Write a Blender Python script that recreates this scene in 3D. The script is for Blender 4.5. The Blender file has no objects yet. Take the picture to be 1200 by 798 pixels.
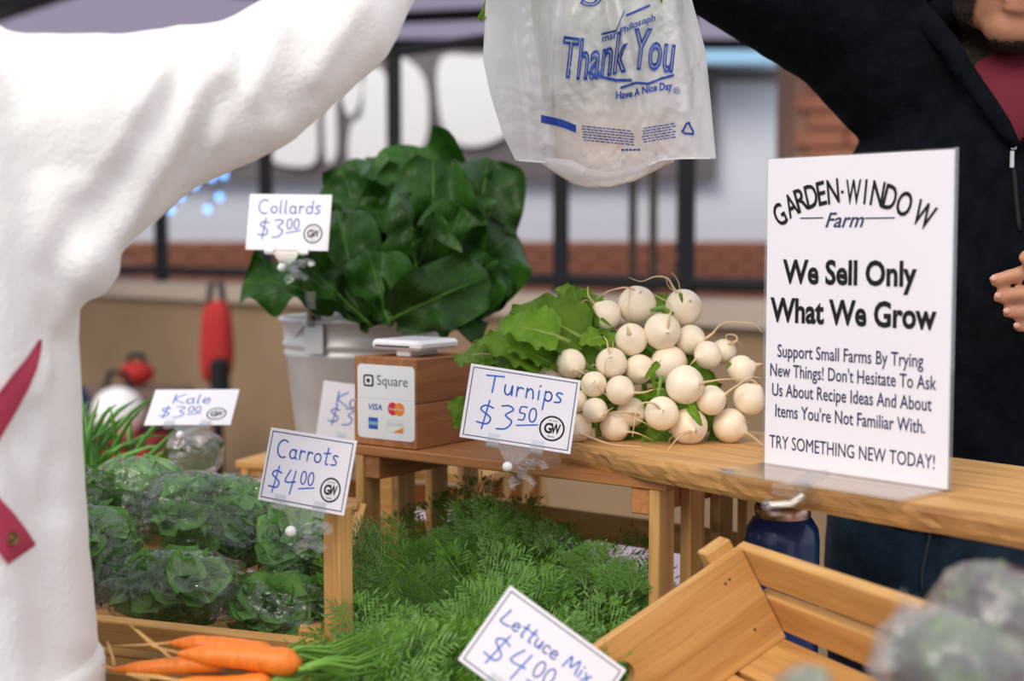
import bpy, bmesh, math, random
from mathutils import Vector as V, Matrix, noise
from mathutils.bvhtree import BVHTree
random.seed(7)
R = math.radians
sc = bpy.context.scene
COL = sc.collection
F = 1667.0
CAMZ = 1.30
PITCH = math.atan(114 / F)
# ---------------------------------------------------------------- camera
cd = bpy.data.cameras.new('camera'); cam = bpy.data.objects.new('camera', cd); COL.objects.link(cam)
cam.location = (0, 0, CAMZ); cam.rotation_euler = (math.pi / 2 - PITCH, 0, 0)
cd.sensor_width = 36; cd.lens = 50; cd.clip_start = 0.05; cd.clip_end = 200
cd.dof.use_dof = True; cd.dof.focus_distance = 1.38; cd.dof.aperture_fstop = 3.9
sc.camera = cam
# ---------------------------------------------------------------- world, sun, exposure
w = bpy.data.worlds.new('world'); sc.world = w; w.use_nodes = True
bg = w.node_tree.nodes['Background']; bg.inputs[0].default_value = (0.86, 0.90, 1.0, 1); bg.inputs[1].default_value = 0.95
sd = bpy.data.lights.new('sun', 'SUN'); sun = bpy.data.objects.new('sun', sd); COL.objects.link(sun)
sd.energy = 2.0; sd.angle = R(35); sd.color = (1.0, 0.91, 0.80)
sun.rotation_euler = (R(50), 0, R(-32))
sc.view_settings.view_transform = 'Standard'; sc.view_settings.look = 'None'
sc.view_settings.exposure = 0.0; sc.view_settings.gamma = 1; sc.view_settings.use_curve_mapping = False
# ---------------------------------------------------------------- helpers
CR = Matrix.Rotation(math.pi / 2 - PITCH, 3, 'X')
def P(px, py, d):
    return V((0, 0, CAMZ)) + CR @ V(((px - 600) / F * d, -(py - 399) / F * d, -d))
def PZ(px, py, z):
    r = P(px, py, 1) - V((0, 0, CAMZ)); return V((0, 0, CAMZ)) + r * ((z - CAMZ) / r.z)
def lerp(a, b, t): return a + (b - a) * t
def basis(x, y, z, o):
    m = Matrix.Identity(4)
    for i, c in enumerate((x, y, z)):
        for j in range(3): m[j][i] = c[j]
    for j in range(3): m[j][3] = o[j]
    return m
class MB:
    def __init__(s): s.v = []; s.f = []; s.m = []; s.cur = 0
    def add(s, vs, fs):
        n = len(s.v); s.v += [tuple(v) for v in vs]; s.f += [tuple(n + i for i in f) for f in fs]; s.m += [s.cur] * len(fs)
    def box(s, c, d, M=None, bev=0):
        x, y, z = d[0] / 2, d[1] / 2, d[2] / 2
        if bev <= 0:
            vs = [V((sx * x, sy * y, sz * z)) for sz in (-1, 1) for sy in (-1, 1) for sx in (-1, 1)]
            fs = [(0, 2, 3, 1), (4, 5, 7, 6), (0, 1, 5, 4), (2, 6, 7, 3), (0, 4, 6, 2), (1, 3, 7, 5)]
            vs = [v + V(c) for v in vs]
        else:
            bm = bmesh.new(); bmesh.ops.create_cube(bm, size=1)
            for v in bm.verts: v.co = V((v.co.x * d[0], v.co.y * d[1], v.co.z * d[2])) + V(c)
            bmesh.ops.bevel(bm, geom=bm.edges[:], offset=bev, segments=1, affect='EDGES')
            bm.verts.index_update(); vs = [v.co.copy() for v in bm.verts]; fs = [[v.index for v in f.verts] for f in bm.faces]; bm.free()
        if M is not None: vs = [M @ v for v in vs]
        s.add(vs, fs)
    def tube(s, pts, rad, n=8, caps=True, flat=1.0):
        pts = [V(p) for p in pts]
        if not hasattr(rad, '__len__'): rad = [rad] * len(pts)
        up = None; rings = []
        for i, p in enumerate(pts):
            t = (pts[min(i + 1, len(pts) - 1)] - pts[max(i - 1, 0)]).normalized()
            if up is None:
                up = t.orthogonal().normalized()
            up = (up - t * up.dot(t)).normalized(); sd_ = t.cross(up)
            rings.append([p + (up * math.cos(a) + sd_ * math.sin(a) * flat) * rad[i] for a in [2 * math.pi * k / n for k in range(n)]])
        vs = [v for r in rings for v in r]; fs = []
        for i in range(len(pts) - 1):
            for k in range(n):
                a = i * n + k; b = i * n + (k + 1) % n; fs.append((a, b, b + n, a + n))
        if caps: fs.append(tuple(range(n))[::-1]); fs.append(tuple(range(len(vs) - n, len(vs))))
        s.add(vs, fs)
    def lathe(s, prof, n=32, c=(0, 0, 0), M=None):
        vs = []; fs = []
        for r, z in prof:
            for k in range(n):
                a = 2 * math.pi * k / n; vs.append(V((r * math.cos(a), r * math.sin(a), z)) + V(c))
        for i in range(len(prof) - 1):
            for k in range(n):
                a = i * n + k; b = i * n + (k + 1) % n; fs.append((a, b, b + n, a + n))
        if M is not None: vs = [M @ v for v in vs]
        s.add(vs, fs)
    def ell(s, c, r, n=16, M=None):
        rx, ry, rz = r if hasattr(r, '__len__') else (r, r, r)
        vs = []; fs = []; h = n // 2
        for i in range(h + 1):
            th = math.pi * i / h
            for k in range(n):
                a = 2 * math.pi * k / n
                v = V((rx * math.sin(th) * math.cos(a), ry * math.sin(th) * math.sin(a), rz * math.cos(th)))
                if M is not None: v = M @ v
                vs.append(v + V(c))
        for i in range(h):
            for k in range(n):
                a = i * n + k; b = i * n + (k + 1) % n; fs.append((a, a + n, b + n, b))
        s.add(vs, fs)
    def caps(s, p0, r0, p1, r1, n=14):
        p0 = V(p0); p1 = V(p1)
        k = max(2, int((p1 - p0).length / (max(min(r0, r1), .004) * .35)))
        k = min(k, 14)
        for i in range(k + 1):
            t = i / k; s.ell(lerp(p0, p1, t), lerp(r0, r1, t), n)
    def mesh(s, name):
        me = bpy.data.meshes.new(name); me.from_pydata(s.v, [], s.f); me.update()
        if any(s.m): me.polygons.foreach_set('material_index', s.m)
        return me
    def build(s, name, mats, parent=None, smooth=False, **kw):
        return mkobj(name, s.mesh(name), mats, parent, smooth, **kw)
def mkobj(name, me, mats, parent=None, smooth=False, label=None, cat=None, group=None, kind=None):
    if mats is not None and len(me.materials) == 0:
        for m in (mats if isinstance(mats, (list, tuple)) else [mats]): me.materials.append(m)
    if smooth: me.polygons.foreach_set('use_smooth', [True] * len(me.polygons))
    o = bpy.data.objects.new(name, me); COL.objects.link(o)
    if parent is not None:
        o.parent = parent; o.matrix_parent_inverse = Matrix.Identity(4)
    tag(o, label, cat, group, kind); return o
def tag(o, label=None, cat=None, group=None, kind=None):
    if label: o['label'] = label
    if cat: o['category'] = cat
    if group: o['group'] = group
    if kind: o['kind'] = kind
    return o
def empty(name, label, cat, loc=(0, 0, 0), group=None, M=None):
    o = bpy.data.objects.new(name, None); COL.objects.link(o); o.empty_display_size = .02
    if M is not None: o.matrix_basis = M
    else: o.location = loc
    return tag(o, label, cat, group)
def local(o, mb):            # express world-space vertices of mb in the frame of o
    Mi = o.matrix_basis.inverted()
    mb.v = [tuple(Mi @ V(v)) for v in mb.v]; return mb
def at_empty(name, label, cat, M, group=None):
    o = empty(name, label, cat, group=group, M=M); return o
# ---------------------------------------------------------------- materials
def new_mat(name):
    m = bpy.data.materials.new(name); m.use_nodes = True; nt = m.node_tree
    return m, nt, nt.nodes['Principled BSDF']
def pmat(name, col, rough=.6, var=.0, scale=8, bump=0, bscale=60, metal=0, coat=0, trans=0, sheen=0, emit=None, sss=0, alpha=None, stretch=None):
    m, nt, b = new_mat(name); N = nt.nodes; L = nt.links
    b.inputs['Base Color'].default_value = (*col, 1); b.inputs['Roughness'].default_value = rough
    b.inputs['Metallic'].default_value = metal; b.inputs['Specular IOR Level'].default_value = .5 if max(col) > .05 else .2; b.inputs['Coat Weight'].default_value = coat
    b.inputs['Transmission Weight'].default_value = trans
    if sheen: b.inputs['Sheen Weight'].default_value = sheen; b.inputs['Sheen Roughness'].default_value = .5
    if sss: b.inputs['Subsurface Weight'].default_value = sss; b.inputs['Subsurface Radius'].default_value = (.01, .006, .004); b.inputs['Subsurface Scale'].default_value = .5
    if emit: b.inputs['Emission Color'].default_value = (*emit[0], 1); b.inputs['Emission Strength'].default_value = emit[1]
    tc = N.new('ShaderNodeTexCoord')
    src = tc.outputs['Object']
    if stretch:
        mp = N.new('ShaderNodeMapping'); mp.inputs['Scale'].default_value = stretch; L.new(src, mp.inputs[0]); src = mp.outputs[0]
    if var:
        n = N.new('ShaderNodeTexNoise'); n.inputs['Scale'].default_value = scale; n.inputs['Detail'].default_value = 4; L.new(src, n.inputs['Vector'])
        r = N.new('ShaderNodeValToRGB'); L.new(n.outputs['Fac'], r.inputs[0])
        r.color_ramp.elements[0].position = .3; r.color_ramp.elements[1].position = .7
        r.color_ramp.elements[0].color = (*[c * (1 - var) for c in col], 1)
        r.color_ramp.elements[1].color = (*[min(1, c * (1 + var)) for c in col], 1); L.new(r.outputs[0], b.inputs['Base Color'])
    if bump:
        n = N.new('ShaderNodeTexNoise'); n.inputs['Scale'].default_value = bscale; n.inputs['Detail'].default_value = 5; L.new(src, n.inputs['Vector'])
        bp = N.new('ShaderNodeBump'); bp.inputs['Strength'].default_value = bump; bp.inputs['Distance'].default_value = .004; L.new(n.outputs['Fac'], bp.inputs['Height']); L.new(bp.outputs[0], b.inputs['Normal'])
    return m
def wood(name, c0, c1, knots=True, rough=.6):
    m, nt, b = new_mat(name); N = nt.nodes; L = nt.links
    tc = N.new('ShaderNodeTexCoord'); oi = N.new('ShaderNodeObjectInfo')
    ad = N.new('ShaderNodeVectorMath'); ad.operation = 'ADD'; cb = N.new('ShaderNodeCombineXYZ')
    mu = N.new('ShaderNodeMath'); mu.operation = 'MULTIPLY'; mu.inputs[1].default_value = 7; L.new(oi.outputs['Random'], mu.inputs[0])
    for i in range(3): L.new(mu.outputs[0], cb.inputs[i])
    L.new(tc.outputs['Object'], ad.inputs[0]); L.new(cb.outputs[0], ad.inputs[1])
    mp = N.new('ShaderNodeMapping'); mp.inputs['Scale'].default_value = (2.2, 26, 26); L.new(ad.outputs[0], mp.inputs[0])
    n = N.new('ShaderNodeTexNoise'); n.inputs['Scale'].default_value = 2.4; n.inputs['Detail'].default_value = 6; n.inputs['Distortion'].default_value = .8; L.new(mp.outputs[0], n.inputs['Vector'])
    mp2 = N.new('ShaderNodeMapping'); mp2.inputs['Scale'].default_value = (6, 220, 220); L.new(ad.outputs[0], mp2.inputs[0])
    n2 = N.new('ShaderNodeTexNoise'); n2.inputs['Scale'].default_value = 2; n2.inputs['Detail'].default_value = 3; L.new(mp2.outputs[0], n2.inputs['Vector'])
    mx = N.new('ShaderNodeMath'); mx.operation = 'MULTIPLY_ADD'; mx.inputs[1].default_value = .35; L.new(n2.outputs['Fac'], mx.inputs[0]); L.new(n.outputs['Fac'], mx.inputs[2])
    r = N.new('ShaderNodeValToRGB'); L.new(mx.outputs[0], r.inputs[0])
    e = r.color_ramp.elements; e[0].position = .42; e[1].position = .88; e[0].color = (*c0, 1); e[1].color = (*c1, 1)
    hs = N.new('ShaderNodeHueSaturation'); mr = N.new('ShaderNodeMapRange'); mr.inputs[3].default_value = .8; mr.inputs[4].default_value = 1.15
    L.new(oi.outputs['Random'], mr.inputs[0]); L.new(mr.outputs[0], hs.inputs['Value']); L.new(r.outputs[0], hs.inputs['Color'])
    out = hs.outputs[0]
    if knots:
        kn = N.new('ShaderNodeTexNoise'); kn.inputs['Scale'].default_value = 16; kn.inputs['Detail'].default_value = 2; L.new(ad.outputs[0], kn.inputs['Vector'])
        kr = N.new('ShaderNodeValToRGB'); kr.color_ramp.elements[0].position = .70; kr.color_ramp.elements[1].position = .78; L.new(kn.outputs['Fac'], kr.inputs[0])
        mm = N.new('ShaderNodeMix'); mm.data_type = 'RGBA'; mm.inputs[7].default_value = (c0[0] * .35, c0[1] * .3, c0[2] * .25, 1)
        L.new(kr.outputs[0], mm.inputs[0]); L.new(out, mm.inputs[6]); out = mm.outputs[2]
    L.new(out, b.inputs['Base Color']); b.inputs['Roughness'].default_value = rough
    bp = N.new('ShaderNodeBump'); bp.inputs['Strength'].default_value = .35; bp.inputs['Distance'].default_value = .001; L.new(mx.outputs[0], bp.inputs['Height']); L.new(bp.outputs[0], b.inputs['Normal'])
    return m
def schlick(nt, f0, nrm=None):
    N = nt.nodes; L = nt.links; lw = N.new('ShaderNodeLayerWeight'); lw.inputs[0].default_value = .5
    if nrm is not None: L.new(nrm, lw.inputs['Normal'])
    p = N.new('ShaderNodeMath'); p.operation = 'POWER'; p.inputs[1].default_value = 5; L.new(lw.outputs['Facing'], p.inputs[0])
    q = N.new('ShaderNodeMath'); q.operation = 'MULTIPLY_ADD'; q.inputs[1].default_value = 1 - f0; q.inputs[2].default_value = f0; q.use_clamp = True; L.new(p.outputs[0], q.inputs[0]); return q.outputs[0]
def film(name, tint=(1, 1, 1), haze=.12, gloss=.35, rough=.12, bscale=30, hazecol=(.9, .92, .95)):
    m = bpy.data.materials.new(name); m.use_nodes = True; nt = m.node_tree; N = nt.nodes; L = nt.links; N.clear()
    out = N.new('ShaderNodeOutputMaterial'); tr = N.new('ShaderNodeBsdfTransparent'); tr.inputs[0].default_value = (*tint, 1)
    df = N.new('ShaderNodeBsdfDiffuse'); df.inputs[0].default_value = (*hazecol, 1)
    tl = N.new('ShaderNodeBsdfTranslucent'); tl.inputs[0].default_value = (*hazecol, 1)
    gl = N.new('ShaderNodeBsdfGlossy'); gl.inputs['Roughness'].default_value = rough
    tc = N.new('ShaderNodeTexCoord'); n = N.new('ShaderNodeTexNoise'); n.inputs['Scale'].default_value = bscale; n.inputs['Detail'].default_value = 3; n.inputs['Distortion'].default_value = 1.5
    L.new(tc.outputs['Object'], n.inputs['Vector'])
    bp = N.new('ShaderNodeBump'); bp.inputs['Strength'].default_value = .8; bp.inputs['Distance'].default_value = .01; L.new(n.outputs['Fac'], bp.inputs['Height'])
    for s_ in (gl, df): L.new(bp.outputs[0], s_.inputs['Normal'])
    m0 = N.new('ShaderNodeMixShader'); m0.inputs[0].default_value = .5; L.new(df.outputs[0], m0.inputs[1]); L.new(tl.outputs[0], m0.inputs[2])
    m1 = N.new('ShaderNodeMixShader'); m1.inputs[0].default_value = haze; L.new(tr.outputs[0], m1.inputs[1]); L.new(m0.outputs[0], m1.inputs[2])
    fr = schlick(nt, gloss, bp.outputs[0])
    m2 = N.new('ShaderNodeMixShader'); L.new(fr, m2.inputs[0]); L.new(m1.outputs[0], m2.inputs[1]); L.new(gl.outputs[0], m2.inputs[2])
    L.new(m2.outputs[0], out.inputs[0]); return m
def leafmat(name, c0, c1, vein, rough=.45, vfreq=9, vslant=1.3, vw=.10, transl=.25):
    m, nt, b = new_mat(name); N = nt.nodes; L = nt.links
    def M_(op, a=None, b_=None, c=None):
        n = N.new('ShaderNodeMath'); n.operation = op
        for i, x in enumerate((a, b_, c)):
            if x is None: continue
            if isinstance(x, (int, float)): n.inputs[i].default_value = x
            else: L.new(x, n.inputs[i])
        return n.outputs[0]
    uv = N.new('ShaderNodeUVMap'); sp = N.new('ShaderNodeSeparateXYZ'); L.new(uv.outputs[0], sp.inputs[0])
    av = M_('ABSOLUTE', M_('SUBTRACT', sp.outputs[0], .5))
    mid = M_('SUBTRACT', 1, M_('SMOOTH_MIN', M_('DIVIDE', av, .022), 1, .2))
    t = M_('SUBTRACT', sp.outputs[1], M_('MULTIPLY', av, vslant))
    fr = M_('ABSOLUTE', M_('SUBTRACT', M_('FRACT', M_('MULTIPLY', t, vfreq)), .5))
    side = M_('MULTIPLY', M_('SUBTRACT', 1, M_('MINIMUM', M_('DIVIDE', fr, vw), 1)), M_('SUBTRACT', .75, av))
    ve = M_('MINIMUM', M_('MAXIMUM', mid, M_('MULTIPLY', side, .6)), 1); ve = M_('MAXIMUM', ve, 0)
    tc = N.new('ShaderNodeTexCoord'); no = N.new('ShaderNodeTexNoise'); no.inputs['Scale'].default_value = 30; no.inputs['Detail'].default_value = 4; L.new(tc.outputs['Object'], no.inputs['Vector'])
    rp = N.new('ShaderNodeValToRGB'); rp.color_ramp.elements[0].position = .3; rp.color_ramp.elements[1].position = .7
    rp.color_ramp.elements[0].color = (*c0, 1); rp.color_ramp.elements[1].color = (*c1, 1); L.new(no.outputs['Fac'], rp.inputs[0])
    oi = N.new('ShaderNodeObjectInfo'); hs = N.new('ShaderNodeHueSaturation'); mr = N.new('ShaderNodeMapRange'); mr.inputs[3].default_value = .75; mr.inputs[4].default_value = 1.25
    L.new(oi.outputs['Random'], mr.inputs[0]); L.new(mr.outputs[0], hs.inputs['Value']); L.new(rp.outputs[0], hs.inputs['Color'])
    mx = N.new('ShaderNodeMix'); mx.data_type = 'RGBA'; L.new(ve, mx.inputs[0]); L.new(hs.outputs[0], mx.inputs[6]); mx.inputs[7].default_value = (*vein, 1)
    L.new(mx.outputs[2], b.inputs['Base Color']); b.inputs['Roughness'].default_value = rough; b.inputs['Specular IOR Level'].default_value = .25
    n3 = N.new('ShaderNodeTexNoise'); n3.inputs['Scale'].default_value = 90; L.new(tc.outputs['Object'], n3.inputs['Vector'])
    h = M_('SUBTRACT', M_('MULTIPLY', n3.outputs['Fac'], .7), M_('MULTIPLY', ve, 1.0))
    bp = N.new('ShaderNodeBump'); bp.inputs['Strength'].default_value = .6; bp.inputs['Distance'].default_value = .003; L.new(h, bp.inputs['Height']); L.new(bp.outputs[0], b.inputs['Normal'])
    tl = N.new('ShaderNodeBsdfTranslucent'); L.new(mx.outputs[2], tl.inputs[0]); ms = N.new('ShaderNodeMixShader'); ms.inputs[0].default_value = transl
    L.new(b.outputs[0], ms.inputs[1]); L.new(tl.outputs[0], ms.inputs[2]); L.new(ms.outputs[0], N['Material Output'].inputs[0])
    return m
MT = {}
MT['crate'] = wood('crate_pine', (.45, .21, .055), (.70, .40, .135))
MT['crate_red'] = wood('crate_redwood', (.30, .105, .028), (.52, .22, .065))
MT['box'] = wood('box_cedar', (.30, .105, .035), (.50, .20, .07), knots=False)
MT['plank'] = wood('plank_wood', (.40, .19, .055), (.70, .41, .155))
MT['bark'] = wood('plank_bark_edge', (.20, .085, .025), (.58, .31, .10))
MT['paper'] = pmat('paper_white', (.82, .80, .86), .35, coat=.3)
MT['ink'] = pmat('ink_black', (.012, .012, .015), .5)
MT['navy'] = pmat('ink_navy', (.03, .035, .10), .5)
MT['marker'] = pmat('marker_blue', (.02, .14, .62), .5)
def acrylic(name):
    m = bpy.data.materials.new(name); m.use_nodes = True; nt = m.node_tree; N = nt.nodes; L = nt.links; N.clear()
    out = N.new('ShaderNodeOutputMaterial'); tr = N.new('ShaderNodeBsdfTransparent'); tr.inputs[0].default_value = (.97, .98, .98, 1)
    df = N.new('ShaderNodeBsdfDiffuse'); df.inputs[0].default_value = (.9, .9, .93, 1); gl = N.new('ShaderNodeBsdfGlossy'); gl.inputs['Roughness'].default_value = .04
    m1 = N.new('ShaderNodeMixShader'); m1.inputs[0].default_value = .03; L.new(tr.outputs[0], m1.inputs[1]); L.new(df.outputs[0], m1.inputs[2])
    fr = schlick(nt, .09)
    m2 = N.new('ShaderNodeMixShader'); L.new(fr, m2.inputs[0]); L.new(m1.outputs[0], m2.inputs[1]); L.new(gl.outputs[0], m2.inputs[2]); L.new(m2.outputs[0], out.inputs[0]); return m
MT['acrylic'] = acrylic('clear_plastic')
MT['white_plastic'] = pmat('white_plastic', (.85, .85, .86), .3)
MT['black'] = pmat('black_metal', (.012, .013, .015), .5)
MT['film'] = film('clear_film', haze=.05, gloss=.07, rough=.10, bscale=26, hazecol=(.95, .97, .95))
MT['film2'] = film('clear_film_near', haze=.24, gloss=.13, rough=.14, bscale=24)
MT['bagfilm'] = film('white_bag_film', haze=.82, gloss=.05, rough=.25, bscale=12, hazecol=(.95, .95, .98))
MT['bagprint'] = pmat('bag_print_blue', (.012, .05, .33), .4)
MT['collard'] = leafmat('collard_leaf', (.010, .045, .004), (.030, .105, .008), (.075, .19, .03), .42, 7, 1.2, .07, .14)
MT['turnipleaf'] = leafmat('turnip_leaf', (.085, .20, .010), (.19, .34, .025), (.34, .50, .10), .45, 6, 1.0, .06, .3)
MT['kale'] = leafmat('kale_leaf', (.09, .27, .045), (.28, .55, .13), (.55, .75, .34), .45, 6, 1.0, .08, .2)
MT['salad'] = leafmat('salad_leaf', (.10, .18, .05), (.25, .36, .12), (.4, .5, .2), .45, 6, 1.0, .08, .2)
MT['purple'] = leafmat('purple_leaf', (.05, .015, .02), (.10, .03, .03), (.2, .06, .06), .45, 6, 1.0, .08, .1)
MT['frond'] = pmat('carrot_frond', (.075, .195, .008), .5, var=.35, scale=18)
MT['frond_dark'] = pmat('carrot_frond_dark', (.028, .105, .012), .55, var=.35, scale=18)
MT['stem'] = pmat('green_stem', (.16, .36, .04), .4, var=.2)
MT['turnip'] = pmat('turnip_skin', (.93, .80, .61), .38, var=.05, scale=14, bump=.12, bscale=25, sss=.12)
MT['troot'] = pmat('turnip_root', (.72, .52, .30), .6, var=.2, scale=60)
MT['carrot'] = pmat('carrot_skin', (.80, .20, .015), .42, var=.14, scale=20, bump=.5, bscale=6, stretch=(26, 4, 4))
MT['croot'] = pmat('carrot_root', (.75, .42, .15), .6)
MT['galv'] = pmat('galvanised_steel', (.58, .58, .56), .42, var=.14, scale=14, metal=.35)
MT['concrete'] = pmat('tan_concrete', (.27, .18, .10), .9, var=.15, scale=1.5, bump=.3)
MT['coping'] = pmat('coping_stone', (.42, .34, .27), .9, var=.1, scale=2)
MT['brick'] = pmat('brick_red', (.42, .165, .095), .9, var=.18, scale=5)
MT['mortar'] = pmat('mortar', (.38, .22, .15), .95)
MT['facade'] = pmat('facade_panel', (.80, .85, .92), .7, var=.04, scale=.8)
MT['band'] = pmat('fascia_grey', (.17, .15, .155), .7, var=.1, scale=1)
MT['letter'] = pmat('white_sign_letter', (.95, .94, .94), .5)
MT['canopy'] = pmat('canopy_fabric', (.70, .66, .76), .8, var=.06, scale=1)
_nt = MT['canopy'].node_tree; _tl = _nt.nodes.new('ShaderNodeBsdfTranslucent'); _tl.inputs[0].default_value = (.70, .66, .76, 1); _ms = _nt.nodes.new('ShaderNodeMixShader'); _ms.inputs[0].default_value = .65
_nt.links.new(_nt.nodes['Principled BSDF'].outputs[0], _ms.inputs[1]); _nt.links.new(_tl.outputs[0], _ms.inputs[2]); _nt.links.new(_ms.outputs[0], _nt.nodes['Material Output'].inputs[0])
MT['ground'] = pmat('pavement', (.22, .20, .19), .9, var=.15, scale=3)
MT['cloth'] = pmat('table_cloth', (.56, .44, .46), .85, var=.03)
MT['sweater'] = pmat('white_knit', (.90, .89, .865), .85, bump=.35, bscale=260, sheen=.3)
MT['jacket'] = pmat('black_fleece', (.0035, .005, .008), .95, var=.35, scale=60, bump=.5, bscale=200)
MT['jacket'].node_tree.nodes['Principled BSDF'].inputs['Specular IOR Level'].default_value = .08
MT['jeans'] = pmat('dark_denim', (.012, .03, .05), .85, var=.4, scale=40, bump=.3, bscale=300)
MT['maroon'] = pmat('maroon_cotton', (.14, .006, .02), .85, bump=.2, bscale=200)
MT['skin'] = pmat('skin', (.50, .245, .15), .5, var=.08, scale=30, bump=.15, bscale=150, sss=.15)
MT['nail'] = pmat('fingernail', (.66, .38, .30), .3)
MT['denimseam'] = pmat('denim_seam', (.03, .05, .06), .8)
MT['hair'] = pmat('dark_hair', (.03, .02, .015), .8, var=.5, scale=120, bump=1, bscale=300)
MT['pink'] = pmat('pink_webbing', (.52, .045, .10), .8, bump=.6, bscale=500)
MT['brass'] = pmat('aged_brass', (.16, .11, .045), .4, metal=1)
MT['blue'] = pmat('blue_enamel', (.005, .03, .14), .32, coat=.3)
MT['steel'] = pmat('steel_rose', (.55, .38, .28), .3, metal=1)
MT['red'] = pmat('red_fabric', (.42, .018, .015), .8)
MT['darkblue'] = pmat('navy_fabric', (.012, .03, .10), .8)
MT['skyblue'] = pmat('blue_awning', (.25, .45, .62), .6)
MT['onion'] = pmat('onion_green', (.10, .30, .04), .4, var=.25, scale=30)
MT['lamp'] = pmat('blue_bulb', (.3, .5, .8), .5, emit=((.15, .42, 1.0), 3.5))
MT['warm'] = pmat('warm_bulb', (.9, .8, .6), .4, emit=((1, .75, .5), 12))
MT['orange'] = pmat('print_orange', (.85, .25, .02), .4)
MT['redp'] = pmat('print_red', (.70, .02, .02), .4)
MT['bluep'] = pmat('print_blue', (.01, .10, .45), .4)
MT['greyp'] = pmat('print_grey', (.6, .6, .6), .4)
# ---------------------------------------------------------------- setting
def slab(name, pts, z0, z1, mat, **kw):
    mb = MB(); n = len(pts)
    mb.add([V((*p, z0)) for p in pts] + [V((*p, z1)) for p in pts],
           [tuple(range(n))[::-1], tuple(range(n, 2 * n))] + [(i, (i + 1) % n, n + (i + 1) % n, n + i) for i in range(n)])
    return mb.build(name, mat, **kw)
slab('ground', [(-14, -4), (14, -4), (14, 16), (-14, 16)], -.05, 0, MT['ground'], kind='structure')
# low concrete wall that recedes to the left, coping on top
wA = V((-1.809, 6.7, 0)); wB = V((.743, 4.2, 0)); wd = (wB - wA).normalized(); wn = V((-wd.y, wd.x, 0))  # wn points away from the camera
if wn.y < 0: wn = -wn
w0 = wA - wd * 3; w1 = wB + wd * 1.8
def wallpoly(o0, o1, a=w0, b=w1): return [tuple((a + wn * o0).xy), tuple((b + wn * o0).xy), tuple((b + wn * o1).xy), tuple((a + wn * o1).xy)]
slab('wall_back', wallpoly(0, .30), 0, 1.05, MT['concrete'], kind='structure')
slab('trim_1', wallpoly(-.04, .34), 1.05, 1.12, MT['coping'], kind='structure')
# far building: facade, fascia, brick base
BY = 10.6; K = BY / F
def bx_(px): return (px - 600) * K
def bz_(py): return CAMZ + (285 - py) * K
slab('wall_far', [(-9, BY), (4.0, BY), (4.0, BY + .3), (-9, BY + .3)], 0, 5.0, MT['facade'], kind='structure')
mb = MB(); mb.box(((bx_(-700) + bx_(895)) / 2, BY - .03, bz_(283) / 2), (bx_(895) - bx_(-700), .05, bz_(283)))
bw = mb.build('trim_2', MT['mortar'], kind='structure')
bm_ = MB(); bm_.box((0, 0, 0), (.205, .05, .066), bev=.004); brick_me = bm_.mesh('brick'); brick_me.materials.append(MT['brick'])
for r_ in range(7):
    for c_ in range(24):
        o = mkobj('brick', brick_me, None, bw); o.location = (bx_(160) + c_ * .216 + (.108 if r_ % 2 else 0), BY - .065, bz_(283) - .04 - r_ * .0762)
slab('trim_3', [(bx_(-700), BY - .12), (bx_(835), BY - .12), (bx_(835), BY), (bx_(-700), BY)], bz_(212), bz_(62), MT['band'], kind='structure')
# white letters of the blurred fascia sign
sg = empty('fascia_sign', 'large rounded white letters on grey fascia of the far building', 'sign', (bx_(420), BY - .12, bz_(140)))
def blob(pts, nm='letter'):
    m = MB(); q = []
    n = len(pts)
    for i in range(n):   # Catmull-Rom closed outline
        p0, p1, p2, p3 = [V(pts[(i + j) % n]) for j in (-1, 0, 1, 2)]
        for k in range(5):
            t = k / 5; q.append(.5 * ((2 * p1) + (-p0 + p2) * t + (2 * p0 - 5 * p1 + 4 * p2 - p3) * t * t + (-p0 + 3 * p1 - 3 * p2 + p3) * t ** 3))
    n = len(q); f = [V((bx_(p.x), BY - .17, bz_(p.y))) for p in q]; b = [V((v.x, BY - .12, v.z)) for v in f]
    m.add(f + b, [tuple(range(n))] + [(i, n + i, n + (i + 1) % n, (i + 1) % n) for i in range(n)])
    return local(sg, m).build(nm, MT['letter'], sg)
blob([(322, 92), (345, 84), (374, 88), (377, 150), (374, 192), (345, 197), (320, 186), (305, 150), (308, 115)])
blob([(386, 88), (397, 88), (399, 140), (398, 185), (386, 185)])
blob([(404, 96), (420, 92), (428, 104), (424, 128), (414, 140), (406, 122)])
blob([(432, 90), (452, 88), (459, 120), (459, 185), (430, 196), (413, 188), (416, 150), (428, 138)])
blob([(470, 82), (488, 82), (502, 104), (504, 150), (495, 178), (470, 178)])
blob([(518, 76), (560, 72), (610, 74), (622, 110), (606, 150), (570, 172), (535, 170), (518, 140)])
blob([(215, 90), (250, 84), (290, 90), (296, 150), (290, 186), (240, 196), (212, 180)])
blob([(655, 76), (700, 70), (760, 78), (772, 120), (740, 160), (690, 172), (655, 150)])
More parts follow.
